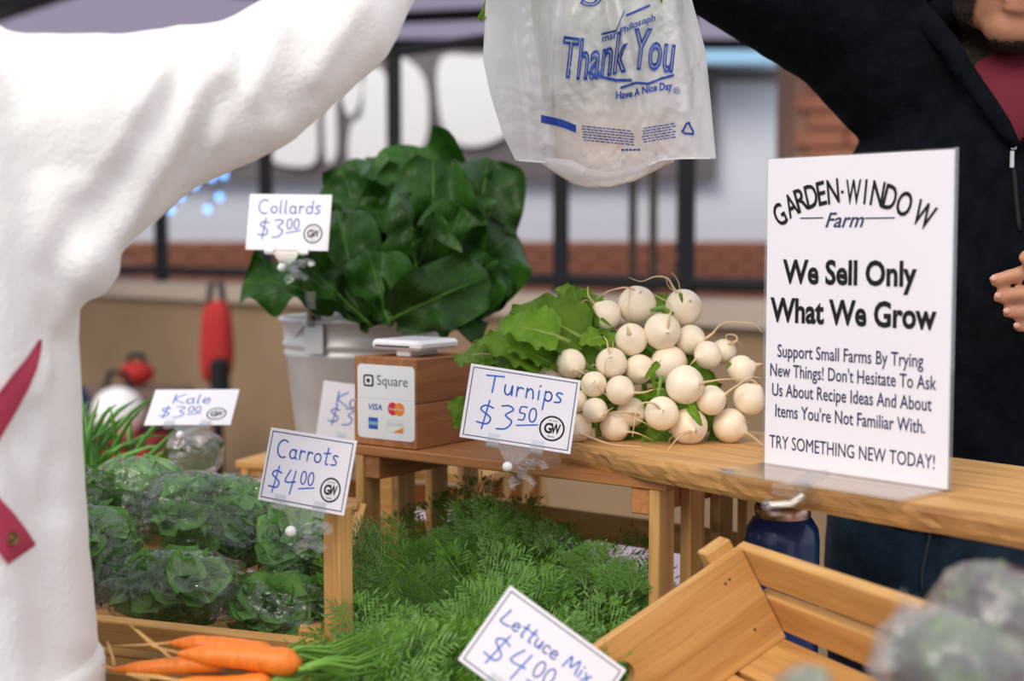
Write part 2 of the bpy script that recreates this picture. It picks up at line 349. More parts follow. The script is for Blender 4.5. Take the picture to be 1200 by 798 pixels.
# blue awning and dark lintel on the right of the facade
mb = MB(); mb.add([V((bx_(770), BY - .01, bz_(40))), V((bx_(912), BY - .01, bz_(40))), V((bx_(912), BY - .45, bz_(84))), V((bx_(770), BY - .45, bz_(84))),
                   V((bx_(770), BY - .01, bz_(43))), V((bx_(912), BY - .01, bz_(43))), V((bx_(912), BY - .45, bz_(87))), V((bx_(770), BY - .45, bz_(87)))],
                  [(0, 1, 2, 3), (7, 6, 5, 4), (0, 4, 5, 1), (1, 5, 6, 2), (2, 6, 7, 3), (3, 7, 4, 0)])
mb.build('awning', MT['skyblue'], label='pale blue awning on the far grey facade right of the plastic bag', cat='awning')
slab('trim_4', [(bx_(770), BY - .1), (bx_(915), BY - .1), (bx_(915), BY), (bx_(770), BY)], bz_(97), bz_(86), MT['band'], kind='structure')
# brick pier on the right, nearer
PY = 6.05; pk = PY / F
px0 = (930 - 600) * pk
slab('wall_right', [(px0 + .01, PY + .03), (px0 + 1.5, PY + .03), (px0 + 1.5, PY + .5), (px0 + .01, PY + .5)], 0, 3.0, MT['mortar'], kind='structure')
wr = bpy.data.objects['wall_right']
for r_ in range(22):
    for c_ in range(7):
        o = mkobj('brick', brick_me, None, wr); o.location = (px0 + .105 + c_ * .216 + (.05 if r_ % 2 else 0), PY + .02, .98 + r_ * .0762)
# iron railing on the coping
rl = empty('iron_railing', 'black iron railing on the low wall behind the stall', 'railing', (0, 0, 0))
def wline(px):  # point of the railing line seen at column px
    k = (px - 600) / F; p = w0 + wn * .15
    t = (k * p.y - p.x) / (wd.x - k * wd.y); return p + wd * t
for px in (190, 313, 463, 657, 803):
    p = wline(px); m = MB(); m.box((p.x, p.y, 1.12 + .47), (.055, .055, .94)); m.build('post', MT['black'], rl)
for z in (1.17, 2.04):
    m = MB(); p, q = wline(-60), wline(960); m.tube([V((p.x, p.y, z)), V((q.x, q.y, z))], .022, 8); m.build('rail', MT['black'], rl)
for px, d in ((741, 5.0), (765, 5.0)):
    x = (px - 600) / F * d; m = MB(); m.tube([V((x, d, 0)), V((x, d, 2.45))], .015, 10)
    m.build('slim_pole', pmat('brown_pole', (.05, .035, .028), .6), label='slim dark brown pole, the %s of the pair behind the bag' % ('left' if px == 741 else 'right'), cat='pole')
# canopy roof
cn = empty('tent_canopy', 'grey tent canopy with dark ribs at the top of the background', 'canopy', (0, 7.2, 2.6))
m = MB(); m.box((0, 0, 0), (12, 3.9, .012)); m.build('canopy_sheet', MT['canopy'], cn)
for a, b in (((-2.95, .6), (-1.9, -1.0 + .55)), ((-3.6, 1.7), (-1.95, -.30)), ((-1.95, -.30), (-.6, -.2 + .55)), ((-2.3, -1.6), (-.9, .6)), ((-.9, .2), (-.2, -.9)), ((-1.2, 1.0), (1.6, .2)), ((-6, 1.9), (6, 1.9)), ((-6, -1.9), (6, -1.9))):
    m = MB(); m.tube([V((a[0], a[1], -.045)), V((b[0], b[1], -.045))], .035, 8); m.build('canopy_rib', MT['black'], cn)
for x in (-5.9, 5.9):
    for y in (-1.9, 1.9):
        m = MB(); m.box((x, y, -1.3), (.05, .05, 2.6)); m.build('canopy_leg', MT['black'], cn)
# warm stall bulbs overhead (outside the frame); they give the glints on film and acrylic
for bx2, by2 in ((-.9, .55), (.15, .35), (1.0, .8)):
    e_ = empty('stall_bulb', 'warm bulb hanging over the %s of the stall' % ('left' if bx2 < -.5 else 'middle' if bx2 < .5 else 'right'), 'lamp', (bx2, by2, 2.35))
    m = MB(); m.ell((0, 0, 0), .03, 14); gb_ = m.build('globe', MT['warm'], e_, True); gb_.visible_shadow = True
    m = MB(); m.tube([V((0, 0, .028)), V((0, 0, .07))], .014, 10); m.build('socket', MT['black'], e_); m = MB(); m.tube([V((0, 0, .07)), V((0, 0, .65))], .003, 6); m.build('cord', MT['black'], e_)
    ld = bpy.data.lights.new('bulb_light', 'POINT'); ld.energy = 5; ld.color = (1, .80, .58); ld.shadow_soft_size = .034; lo = bpy.data.objects.new('bulb_light', ld); COL.objects.link(lo); lo.location = (bx2, by2, 2.31)
# string lights (blue bokeh)
sl = empty('string_lights', 'string of small blue lights below the white sleeve', 'lights', (-2.2, 9.0, 1.6))
pts = []
for px, py in ((190, 232), (200, 246), (211, 231), (228, 217), (248, 208), (257, 231), (243, 245), (262, 205)):
    p = P(px, py, 9.0); pts.append(p - V(sl.location)); m = MB(); m.ell((p - V(sl.location)) * 1, .022, 10); m.build('bulb', MT['lamp'], sl, True)
m = MB(); m.tube([V((pts[0].x - .4, 0, .99))] + pts, .003, 5); m.build('wire', MT['black'], sl)
# distant clutter before the wall
wg = empty('folding_wagon', 'red folding wagon parked in front of the tan wall', 'wagon', (-1.55, 5.1, 0))
m = MB(); m.box((0, 0, .42), (.62, .45, .34), bev=.02); m.build('tub', MT['red'], wg)
m = MB(); m.tube([V((-.31, -.22, .6)), V((.31, -.22, .6)), V((.31, .22, .6)), V((-.31, .22, .6)), V((-.31, -.22, .6))], .012, 6); m.build('frame', MT['black'], wg)
for x in (-.22, .22):
    for y in (-.24, .24):
        m = MB(); m.lathe([(.001, -.02), (.10, -.02), (.11, 0), (.10, .02), (.001, .02)], 20, M=Matrix.Translation((x, y, .11)) @ Matrix.Rotation(math.pi / 2, 4, 'X')); m.build('wheel', MT['black'], wg, True)
        m = MB(); m.box((x, y * .92, .18), (.03, .03, .2)); m.build('wheel_strut', MT['black'], wg)
def softbag(name, c, r, mat, label, cat):
    m = MB(); m.ell((0, 0, 0), r, 20)
    if cat == 'backpack': m.v = [tuple(V((x, y, z)) * (1 / max(1e-6, (abs(x / r[0]) ** 4 + abs(y / r[1]) ** 4 + abs(z / r[2]) ** 4) ** .25))) for x, y, z in m.v]
    m.v = [tuple(V(v) * (1 + .12 * noise.noise(V(v) * 8 + V(c)))) for v in m.v]
    o = empty(name, label, cat, c); m.build('body', mat, o, True)
    m = MB(); m.tube([V((-r[0] * .5, 0, r[2] * .8)), V((-r[0] * .3, 0, r[2] * 1.4)), V((r[0] * .3, 0, r[2] * 1.4)), V((r[0] * .5, 0, r[2] * .8))], .012, 6); m.build('handle', MT['black'], o)
    return o
softbag('tote_bag', (-1.62, 5.1, .715), (.10, .09, .12), MT['darkblue'], 'dark blue tote bag standing in the red wagon', 'bag')
softbag('tote_bag', (-1.42, 5.1, .695), (.09, .09, .10), MT['letter'], 'small white bag standing in the red wagon', 'bag')
softbag('tote_bag', (-1.10, 4.7, .12), (.13, .12, .13), MT['red'], 'red bag on the pavement beside the wagon', 'bag')
bp_ = P(254, 400, 5.2)
o = softbag('backpack', tuple(bp_), (.058, .06, .15), MT['red'], 'red backpack with black lower pocket against the tan wall', 'backpack')
m = MB(); m.box((.02, -.05, -.14), (.07, .06, .17), bev=.02); m.build('pocket', MT['black'], o)
hp = o.location
m = MB(); m.tube([V((hp.x, hp.y, 0)), V((hp.x, hp.y, hp.z - .18))], .02, 8); m.tube([V((hp.x - .15, hp.y, .01)), V((hp.x + .15, hp.y, .01))], .02, 8)
m.build('bag_stand', MT['black'], label='thin black stand under the red backpack', cat='stand')
softbag('tote_bag', tuple(P(160, 437, 5.6)), (.07, .06, .05), MT['red'], 'small red bag perched on the pile behind the wagon', 'bag')
m = MB(); q = P(160, 437, 5.6); m.box((0, 0, q.z / 2 - .03), (.42, .22, q.z - .055), bev=.02)
o = m.build('storage_bin', pmat('brown_bin', (.16, .10, .08), .8), label='brown storage bin behind the red wagon', cat='bin'); o.location = (q.x, q.y, 0)
# ---------------------------------------------------------------- tables
ca, sa = math.cos(R(20)), math.sin(R(20))
def KP(a, b): return (a * ca + b * sa, -a * sa + b * ca)
def table(name, a0, a1, b0, b1, label):
    c = KP((a0 + a1) / 2, (b0 + b1) / 2); M = Matrix.Translation((c[0], c[1], 0)) @ Matrix.Rotation(-R(20), 4, 'Z')
    t = empty(name, label, 'table', M=M); L_, W_ = a1 - a0, b1 - b0
    m = MB(); m.box((0, 0, .757), (L_, W_, .035), bev=.006); m.build('tabletop', MT['white_plastic'], t)
    m = MB(); m.box((0, 0, .7772), (L_ + .004, W_ + .004, .0055)); 
    for s_ in (-1, 1): m.box((0, s_ * (W_ / 2 + .004), .70), (L_ + .012, .004, .16)); m.box((s_ * (L_ / 2 + .004), 0, .70), (.004, W_, .16))
    m.build('tablecloth', MT['cloth'], t)
    for sx in (-1, 1):
        for sy in (-1, 1):
            m = MB(); m.tube([V((sx * (L_ / 2 - .06), sy * (W_ / 2 - .06), 0)), V((sx * (L_ / 2 - .06), sy * (W_ / 2 - .06), .74))], .014, 8); m.build('leg', MT['black'], t)
    return t
table('folding_table', -1.35, 1.1, .99, 1.56, 'long cloth-covered table that carries the crates')
table('folding_table', -.20, .95, .36, .975, 'nearer cloth-covered table under the tilted crate and salad bags')
table('folding_table', -1.6, -.50, 1.575, 2.5, 'cloth-covered table at the back under the metal bucket')
TZ = .780
# ---------------------------------------------------------------- boards
def board(name, parent, p0, p1, wd_, w_, t_, mat, bev=.0012, **kw):
    p0, p1, wd_ = V(p0), V(p1), V(wd_); X = (p1 - p0).normalized(); Y = (wd_ - X * wd_.dot(X)).normalized(); Z = X.cross(Y)
    M = basis(X, Y, Z, (p0 + p1) / 2)
    m = MB(); m.box((0, 0, 0), ((p1 - p0).length, w_, t_), bev=bev)
    o = m.build(name, mat, parent, **kw); o.matrix_basis = (parent.matrix_basis.inverted() @ M) if parent else M; return o
ZS = CAMZ - .227; ZP = CAMZ - .205
SL = PZ(415, 521, ZS); SR = PZ(772, 562, ZS)
U = (SR - SL).normalized(); W = V((-U.y, U.x, 0)); UP = V((0, 0, 1)); CL = (SR - SL).length
def stand_crate(O, L_, D_, zt, label, mat, slat=None, nsl=4, z0=TZ, name='wooden_crate', U=U, W=W):
    "crate stood on its side: boards on top, slatted ends, slatted back, open towards the customer"
    c = empty(name, label, 'crate', (O.x, O.y, z0))
    O = V((O.x, O.y, 0)); S = lambda u, v, z: O + U * u + W * v + UP * z
    slat = slat or mat; bw_ = D_ / 2 - .002
    for k in range(2): board('top_board', c, S(-.008, bw_ / 2 + k * (bw_ + .004), zt - .0055), S(L_ + .008, bw_ / 2 + k * (bw_ + .004), zt - .0055), W, bw_, .011, mat)
    for k in range(2): board('bottom_board', c, S(0, bw_ / 2 + k * (bw_ + .004), z0 + .0055), S(L_, bw_ / 2 + k * (bw_ + .004), z0 + .0055), W, bw_, .011, mat)
    for e, s_ in ((0, 1), (L_, -1)):
        for k in range(nsl):
            v = .016 + k * (D_ - .032) / (nsl - 1)
            board('end_slat', c, S(e + s_ * .006, v, z0 + .011), S(e + s_ * .006, v, zt - .011), W, .030, .012, slat)
        for z in (zt - .011 - .013, z0 + .024):
            board('rail', c, S(e + s_ * .023, 0.004, z), S(e + s_ * .023, D_ - .004, z), UP, .026, .022, mat)
    for k in range(4):
        z = zt - .028 - k * (zt - z0 - .056) / 3
        board('back_slat', c, S(.0, D_ + .005, z), S(L_, D_ + .005, z), UP, .034, .009, slat)
    return c
crA = stand_crate(SL, CL, .215, ZS, 'wooden crate on its side holding card reader box and carrot greens', MT['crate_red'], MT['crate'])
# support under the right end of the live-edge plank (outside the frame)
PL0 = PZ(640, 519, ZP); PL1 = PZ(1200, 611, ZP); pu = (PL1 - PL0).normalized(); pw = V((-pu.y, pu.x, 0))
so = PL0 + pu * .80 + pw * .01
stand_crate(so, .25, .2, ZP - .0225, 'wooden crate on its side propping the right end of the plank', MT['crate_red'], MT['crate'], U=pu, W=pw)
# crate under the bucket
BC = V((-.206, 1.97, 0)); BZ = 1.0
stand_crate(V((BC.x - .17, BC.y - .02, 0)), .36, .26, BZ, 'wooden crate on its side under the metal bucket', MT['crate'], U=V((.94, -.342, 0)), W=V((.342, .94, 0)))
# ---------------------------------------------------------------- live-edge plank
m = MB(); nx, ny = 90, 16; Lp, Wp, Tp = .98, .235, .022
def pl(i, j, top):
    x = Lp * i / nx; e = noise.noise(V((x * 9, 2, 0))) * .006 + noise.noise(V((x * 40, 5, 0))) * .002
    y0 = e + (.020 * math.exp(-((x - .02) / .09) ** 2)); yb = .010 + noise.noise(V((x * 12, 9, 3))) * .004
    y1 = Wp + noise.noise(V((x * 8, 7, 0))) * .006
    y = lerp(y0 if top else y0 + yb * .35, y1, j / ny)
    z = 0 if top else -Tp
    return (x, y, z + (noise.noise(V((x * 15, y * 15, 1))) * .0006 if top else 0))
vs = [pl(i, j, True) for i in range(nx + 1) for j in range(ny + 1)] + [pl(i, j, False) for i in range(nx + 1) for j in range(ny + 1)]
o_ = (nx + 1) * (ny + 1); ix = lambda i, j: i * (ny + 1) + j; fs = []
for i in range(nx):
    for j in range(ny):
        a, b, c, d = ix(i, j), ix(i + 1, j), ix(i + 1, j + 1), ix(i, j + 1); fs += [(a, b, c, d), (o_ + d, o_ + c, o_ + b, o_ + a)]
mid = []
for i in range(nx + 1):   # rough bark side
    for k in range(1, 4):
        a, b = V(pl(i, 0, True)), V(pl(i, 0, False)); q = lerp(a, b, k / 4); q.y -= .0025 + .0022 * noise.noise(V((q.x * 60, k * 3, 0))); mid.append(tuple(q))
mo = len(vs); vs += mid
for i in range(nx):
    col = lambda i_: [ix(i_, 0)] + [mo + i_ * 3 + k for k in range(3)] + [o_ + ix(i_, 0)]
    A_, B_ = col(i), col(i + 1)
    for k in range(4): fs.append((A_[k], A_[k + 1], B_[k + 1], B_[k]))
    fs.append((ix(i, ny), ix(i + 1, ny), o_ + ix(i + 1, ny), o_ + ix(i, ny)))
fs.append(tuple(ix(0, j) for j in range(ny + 1)) + tuple(o_ + ix(0, j) for j in range(ny, -1, -1)) + tuple(mo + k for k in (2, 1, 0)))
fs.append(tuple(ix(nx, j) for j in range(ny, -1, -1)) + tuple(mo + nx * 3 + k for k in (0, 1, 2)) + tuple(o_ + ix(nx, j) for j in range(ny + 1)))
m.add(vs, fs)
for fi, f_ in enumerate(m.f):
    if any(i_ >= mo for i_ in f_) and len(f_) == 4: m.m[fi] = 1
plank = m.build('plank', [MT['plank'], MT['bark']], None, False, label='thick live-edge wooden plank carrying the turnips and farm sign', cat='plank')
plank.matrix_basis = basis(pu, pw, UP, PL0)
# ---------------------------------------------------------------- kale crate (tilted, filled with bags)
kA = P(89, 716, 1.29); kB = P(377, 747, 1.29); kx = (kB - kA).normalized()
kh = V((-kx.y, kx.x, 0)).normalized(); kb = (kh * math.cos(R(17)) + UP * math.sin(R(17))); kb = (kb - kx * kb.dot(kx)).normalized(); kz = kx.cross(kb)
if kz.z < 0: kz = -kz
kO = kB - kx * .47
def tray(O, x, b, z, L_, D_, H_, ns, label, mat, sw=.030, solid_ends=False, name='wooden_crate'):
    c = empty(name, label, 'crate', O - z * H_)
    S = lambda i, j, k: O + x * i + b * j + z * k
    gap = (H_ - sw * ns) / max(1, ns - 1)
    for k in range(ns):
        h = -sw / 2 - k * (sw + gap)
        board('side_slat', c, S(0, -.006, h), S(L_, -.006, h), z, sw, .011, mat)
        board('side_slat', c, S(0, D_ + .006, h), S(L_, D_ + .006, h), z, sw, .011, mat)
        if not solid_ends:
            for e in (-.0, L_): board('end_slat', c, S(e, -.0, h), S(e, D_, h), z, sw, .011, mat)
    nb = max(3, int(D_ / .055)); bw2 = D_ / nb
    for k in range(nb): board('floor_slat', c, S(0, (k + .5) * bw2, -H_ - .004), S(L_, (k + .5) * bw2, -H_ - .004), b, bw2 - .004, .008, mat)
    for i in (.012, L_ - .012):
        for j in (.012, D_ - .012):
            if not solid_ends: board('corner_post', c, S(i, j, .004), S(i, j, -H_), b, .020, .020, mat)
    return c, S
kcr, KS = tray(kO, kx, kb, kz, .47, .265, .135, 3, 'tilted slatted wooden crate filled with clear bags of kale', MT['crate'], .027)
m = MB(); m.box((0, 0, 0), (.30, .05, .09), bev=.002); o = m.build('wooden_block', MT['crate'], label='wooden block propping the back of the kale crate', cat='block')
q = kO + kx * .23 + kb * .27 - kz * .145; o.location = (q.x, q.y, TZ + .045); o.rotation_euler = (0, 0, -R(20))
# upright post with the carrots card
pp = P(397, 760, 1.30)
t_ = P(397, 590, 1.30)
sx_ = V((U.x, U.y, 0))
cp = empty('wooden_post', 'upright wooden post the carrots price card is clamped to', 'post', (pp.x, pp.y, TZ))
board('post_board', cp, V((pp.x, pp.y, TZ)), V((pp.x, pp.y, t_.z)), sx_, .021, .018, MT['crate'])
board('post_foot', cp, V((pp.x, pp.y, TZ + .008)) + W * .012 - U * .03, V((pp.x, pp.y, TZ + .008)) + W * .012 + U * .03, W, .05, .015, MT['crate'])
# ---------------------------------------------------------------- tilted lettuce crate, lower right
a_ = -V(CR @ V((-.339, .028, -.941))); b_ = V(CR @ V((.825, .489, -.283)))
a_.normalize(); b_ = (b_ - a_ * b_.dot(a_)).normalized(); c_ = a_.cross(b_)
if c_.z < 0: c_ = -c_
C0 = P(862, 641, 1.20)
LC = empty('wooden_crate', 'tilted slatted crate with solid handled end in front of the blue bottle', 'crate', C0 - c_ * .12)
LS = lambda i, j, k: C0 + a_ * i - b_ * j + c_ * k
LL, LD, LH = .34, .27, .0885
def endboard(i):
    m = MB(); n = 14; hc, hw, hh = LD * .60, .038, .012; hz = -.020  # stadium hand hole
    out = []; inn = []
    zc = -LH * .36
    for k in range(2 * n):
        a = 2 * math.pi * (k + .5) / (2 * n); dx, dz = math.cos(a), math.sin(a)
        inn.append((hc + hw * .5 * (1 if dx > 0 else -1) + hh * dx, zc + hh * dz))
        s_ = min((LD / 2) / max(abs(dx), 1e-6) if True else 0, 1e9)
        # project ray from hole centre to the rectangle
        tx = ((LD - hc) if dx > 0 else hc) / abs(dx); tz = ((-zc) if dz > 0 else (LH + zc)) / abs(dz); t = min(tx, tz)
        out.append((hc + dx * t, zc + dz * t))
    # snap nearest outline points to the corners
    for cx_, cz_ in ((0, 0), (LD, 0), (0, -LH), (LD, -LH)):
        j = min(range(len(out)), key=lambda q: (out[q][0] - cx_) ** 2 + (out[q][1] - cz_) ** 2); out[j] = (cx_, cz_)
    t_ = .011; N_ = 2 * n
    V3 = lambda p, e: V((p[0], p[1], e))
    vs = [V3(p, -t_ / 2) for p in out] + [V3(p, -t_ / 2) for p in inn] + [V3(p, t_ / 2) for p in out] + [V3(p, t_ / 2) for p in inn]; fs = []
    for k in range(N_):
        k2 = (k + 1) % N_
        fs += [(k, k2, N_ + k2, N_ + k), (2 * N_ + k, 3 * N_ + k, 3 * N_ + k2, 2 * N_ + k2), (k, 2 * N_ + k, 2 * N_ + k2, k2), (N_ + k, N_ + k2, 3 * N_ + k2, 3 * N_ + k)]
    m.add(vs, fs); o = m.build('end_board', MT['crate'], LC)
    o.matrix_basis = LC.matrix_basis.inverted() @ basis(-b_, c_, (-b_).cross(c_), LS(i, 0, 0))
    return o
endboard(.0055); endboard(LL)
for k in range(2):
    for j in (-.006, LD + .006):
        h = -.019 - k * .047
        board('side_slat', LC, LS(0 - .004, j, h), LS(LL + .006, j, h), c_, .036, .010, MT['crate'])
for k in range(5): board('floor_slat', LC, LS(.0, .026 + k * .0545, -LH - .005), LS(LL + .006, .026 + k * .0545, -LH - .005), b_, .050, .009, MT['crate'])
for i in (-.009, LL + .013):
    for j in (.014, LD - .014): board('corner_post', LC, LS(i, j, .009), LS(i, j, -LH), b_, .026, .017, MT['crate'])
for (j, k) in ((.022, -.016), (.027, -.017), (.022, -.066)):
    m = MB(); q = LS(.0112, j, k); m.ell(q, .0011, 8); local(LC, m).build('nail', MT['ink'], LC)
# props under the tilted crate
for i in (.03, .30):
    q = LS(i, .03, -LH - .01); m = MB(); hgt = q.z - TZ - .012; m.box((0, 0, 0), (.05, .05, hgt), bev=.002)
    o = m.build('wooden_block', MT['crate'], label='wooden block under the %s end of the tilted lettuce crate' % ('far' if i < .1 else 'near'), cat='block'); o.location = (q.x, q.y - .01, TZ + hgt / 2)
# ---------------------------------------------------------------- lettering
def glyph_mesh(s, size=1.0, bold=0.0, shear=0.0, outline=0.0, space=1.0):
    cu = bpy.data.curves.new('t', 'FONT'); cu.body = s; cu.size = size; cu.offset = bold; cu.shear = shear; cu.resolution_u = 3; cu.space_character = space
    if outline: cu.fill_mode = 'NONE'; cu.bevel_depth = outline; cu.bevel_resolution = 0
    else: cu.fill_mode = 'FRONT' if hasattr(cu, 'fill_mode') else cu.fill_mode
    if not outline: cu.dimensions = '2D'; cu.fill_mode = 'BOTH'
    ob = bpy.data.objects.new('t', cu); COL.objects.link(ob); bpy.context.view_layer.update()
    me = bpy.data.meshes.new_from_object(ob.evaluated_get(bpy.context.evaluated_depsgraph_get()))
    vs = [v.co.copy() for v in me.vertices]; fs = [tuple(p.vertices) for p in me.polygons]
    bpy.data.objects.remove(ob); bpy.data.curves.remove(cu); bpy.data.meshes.remove(me)
    return vs, fs
def text_fit(mb, s, x0, x1, y0, y1, fn, bold=0, shear=0, outline=0, z=.0006, rot=0, ref=None):
    """fit text into box (x0..x1, y0..y1) of a 2-D space; fn(x, y, z) gives the 3-D point. ref: string whose height sets y0..y1"""
    vs, fs = glyph_mesh(s, 1, bold, shear, outline)
    if not vs: return
    xs = [v.x for v in vs]; ys = [v.y for v in vs]; ax, bx2, ay, by = min(xs), max(xs), min(ys), max(ys)
    if ref: ay, by = 0.0, .73
    cx, cy = (x0 + x1) / 2, (y0 + y1) / 2; out = []
    for v in vs:
        x = x0 + (v.x - ax) / max(bx2 - ax, 1e-6) * (x1 - x0); y = y0 + (v.y - ay) / max(by - ay, 1e-6) * (y1 - y0)
        if rot: dx, dy = x - cx, y - cy; x = cx + dx * math.cos(rot) - dy * math.sin(rot); y = cy + dx * math.sin(rot) + dy * math.cos(rot)
        out.append(fn(x, y, z + (v.z * .0 if outline else 0)))
    mb.add(out, fs)
# single-stroke handwriting: box 0..1 wide, baseline 0, cap height 1
def arc(cx, cy, rx, ry, a0, a1, n=9): return [(cx + rx * math.cos(R(a0 + (a1 - a0) * k / n)), cy + ry * math.sin(R(a0 + (a1 - a0) * k / n))) for k in range(n + 1)]
HW = {
 'T': (.95, [[(-.1, .98), (.95, 1.05)], [(.42, 1.0), (.38, .0)]]), 'C': (.9, [arc(.5, .5, .45, .55, 55, 300)]),
 'L': (.85, [[(.25, 1.05), (.15, .5), (.05, .02), (.5, -.02), (.85, .06)]]), 'K': (.8, [[(.1, 1), (.05, 0)], [(.75, 1), (.1, .5), (.8, 0)]]),
 'M': (1.1, [[(0, 0), (.2, .95), (.5, .25), (.85, 1), (1.05, 0)]]), 'u': (.55, [[(.05, .58), (.05, .2), (.2, .0), (.4, .12), (.48, .58), (.5, .0)]]),
 'r': (.45, [[(.1, .58), (.1, 0)], [(.1, .35), (.25, .55), (.45, .5)]]), 'n': (.55, [[(.08, .58), (.08, 0)], [(.08, .35), (.28, .58), (.45, .4), (.5, 0)]]),
 'i': (.25, [[(.12, .55), (.12, 0)], [(.14, .8), (.17, .86)]]), 'p': (.55, [[(.1, .58), (.05, -.55)], arc(.28, .28, .22, .28, 130, -150)]),
 's': (.45, [[(.42, .55), (.2, .6), (.08, .45), (.35, .22), (.3, .03), (.0, .0)]]), 'a': (.6, [arc(.28, .27, .24, .28, 40, 320), [(.5, .55), (.48, .1), (.62, 0)]]),
 'o': (.55, [arc(.27, .28, .24, .27, 90, 450)]), 't': (.5, [[(.28, 1.0), (.22, .05), (.4, .0)], [(0, .62), (.5, .68)]]),
 'e': (.55, [[(.05, .28), (.48, .36), (.35, .58), (.1, .48), (.05, .15), (.3, 0), (.52, .12)]]), 'c': (.5, [arc(.3, .28, .25, .28, 50, 310)]),
 'x': (.55, [[(.05, .58), (.5, 0)], [(.5, .6), (.0, -.05)]]), 'l': (.25, [[(.12, 1.0), (.08, .1), (.2, 0)]]),
 'd': (.6, [arc(.28, .27, .24, .28, 40, 320), [(.55, 1.0), (.5, .05)]]), 'h': (.5, [[(.1, 1), (.05, 0)], [(.05, .3), (.28, .55), (.42, .35), (.45, 0)]]),
 '$': (.75, [[(.62, .8), (.3, .88), (.1, .68), (.55, .38), (.45, .1), (.0, .12)], [(.42, 1.1), (.25, -.15)]]),
 '3': (.7, [[(.1, .95), (.4, 1.0), (.6, .85), (.3, .58), (.6, .35), (.4, .02), (.0, -.05)]]), '4': (.75, [[(.25, 1.0), (.02, .45), (.62, .5)], [(.55, 1.0), (.4, -.1)]]),
 '5': (.6, [[(.55, .98), (.15, .95), (.1, .55), (.45, .5), (.4, .1), (.05, .05)]]), '0': (.55, [arc(.27, .5, .24, .48, 90, 450, 12)]), '2': (.6, [[(.05, .8), (.3, 1), (.5, .75), (.05, .05), (.55, .05)]]),
 ' ': (.4, [])}
def stroke(mb, pts, wdt, fn, z=.0008):
    for k in range(len(pts) - 1):
        a, b = V((*pts[k], 0)), V((*pts[k + 1], 0)); d = b - a
        if d.length < 1e-7: continue
        n_ = V((-d.y, d.x, 0)).normalized() * wdt / 2
        mb.add([fn(*(a - n_).xy, z), fn(*(b - n_).xy, z), fn(*(b + n_).xy, z), fn(*(a + n_).xy, z)], [(0, 1, 2, 3)])
    for p in pts:
        vs = [fn(p[0] + wdt / 2 * math.cos(k * math.pi / 4), p[1] + wdt / 2 * math.sin(k * math.pi / 4), z) for k in range(8)]; mb.add(vs, [tuple(range(8))])
def smooth2(pts, k=4):
    if len(pts) < 3: return pts
    out = []; P_ = [pts[0]] + list(pts) + [pts[-1]]
    for i in range(1, len(P_) - 2):
        p0, p1, p2, p3 = [V(p) for p in P_[i - 1:i + 3]]
        for j in range(k):
            t = j / k; q = .5 * ((2 * p1) + (-p0 + p2) * t + (2 * p0 - 5 * p1 + 4 * p2 - p3) * t * t + (-p0 + 3 * p1 - 3 * p2 + p3) * t ** 3); out.append(tuple(q))
    out.append(tuple(pts[-1])); return out
def handwrite(mb, s, x, y, h, fn, wdt, sp=.2, rise=0):
    for ch in s:
        wd2, st = HW[ch]
        for pl_ in st:
            stroke(mb, smooth2([(x + p[0] * h, y + p[1] * h) for p in pl_]), wdt, fn)
        x += (wd2 + sp) * h * .92; y += rise * h
    return x
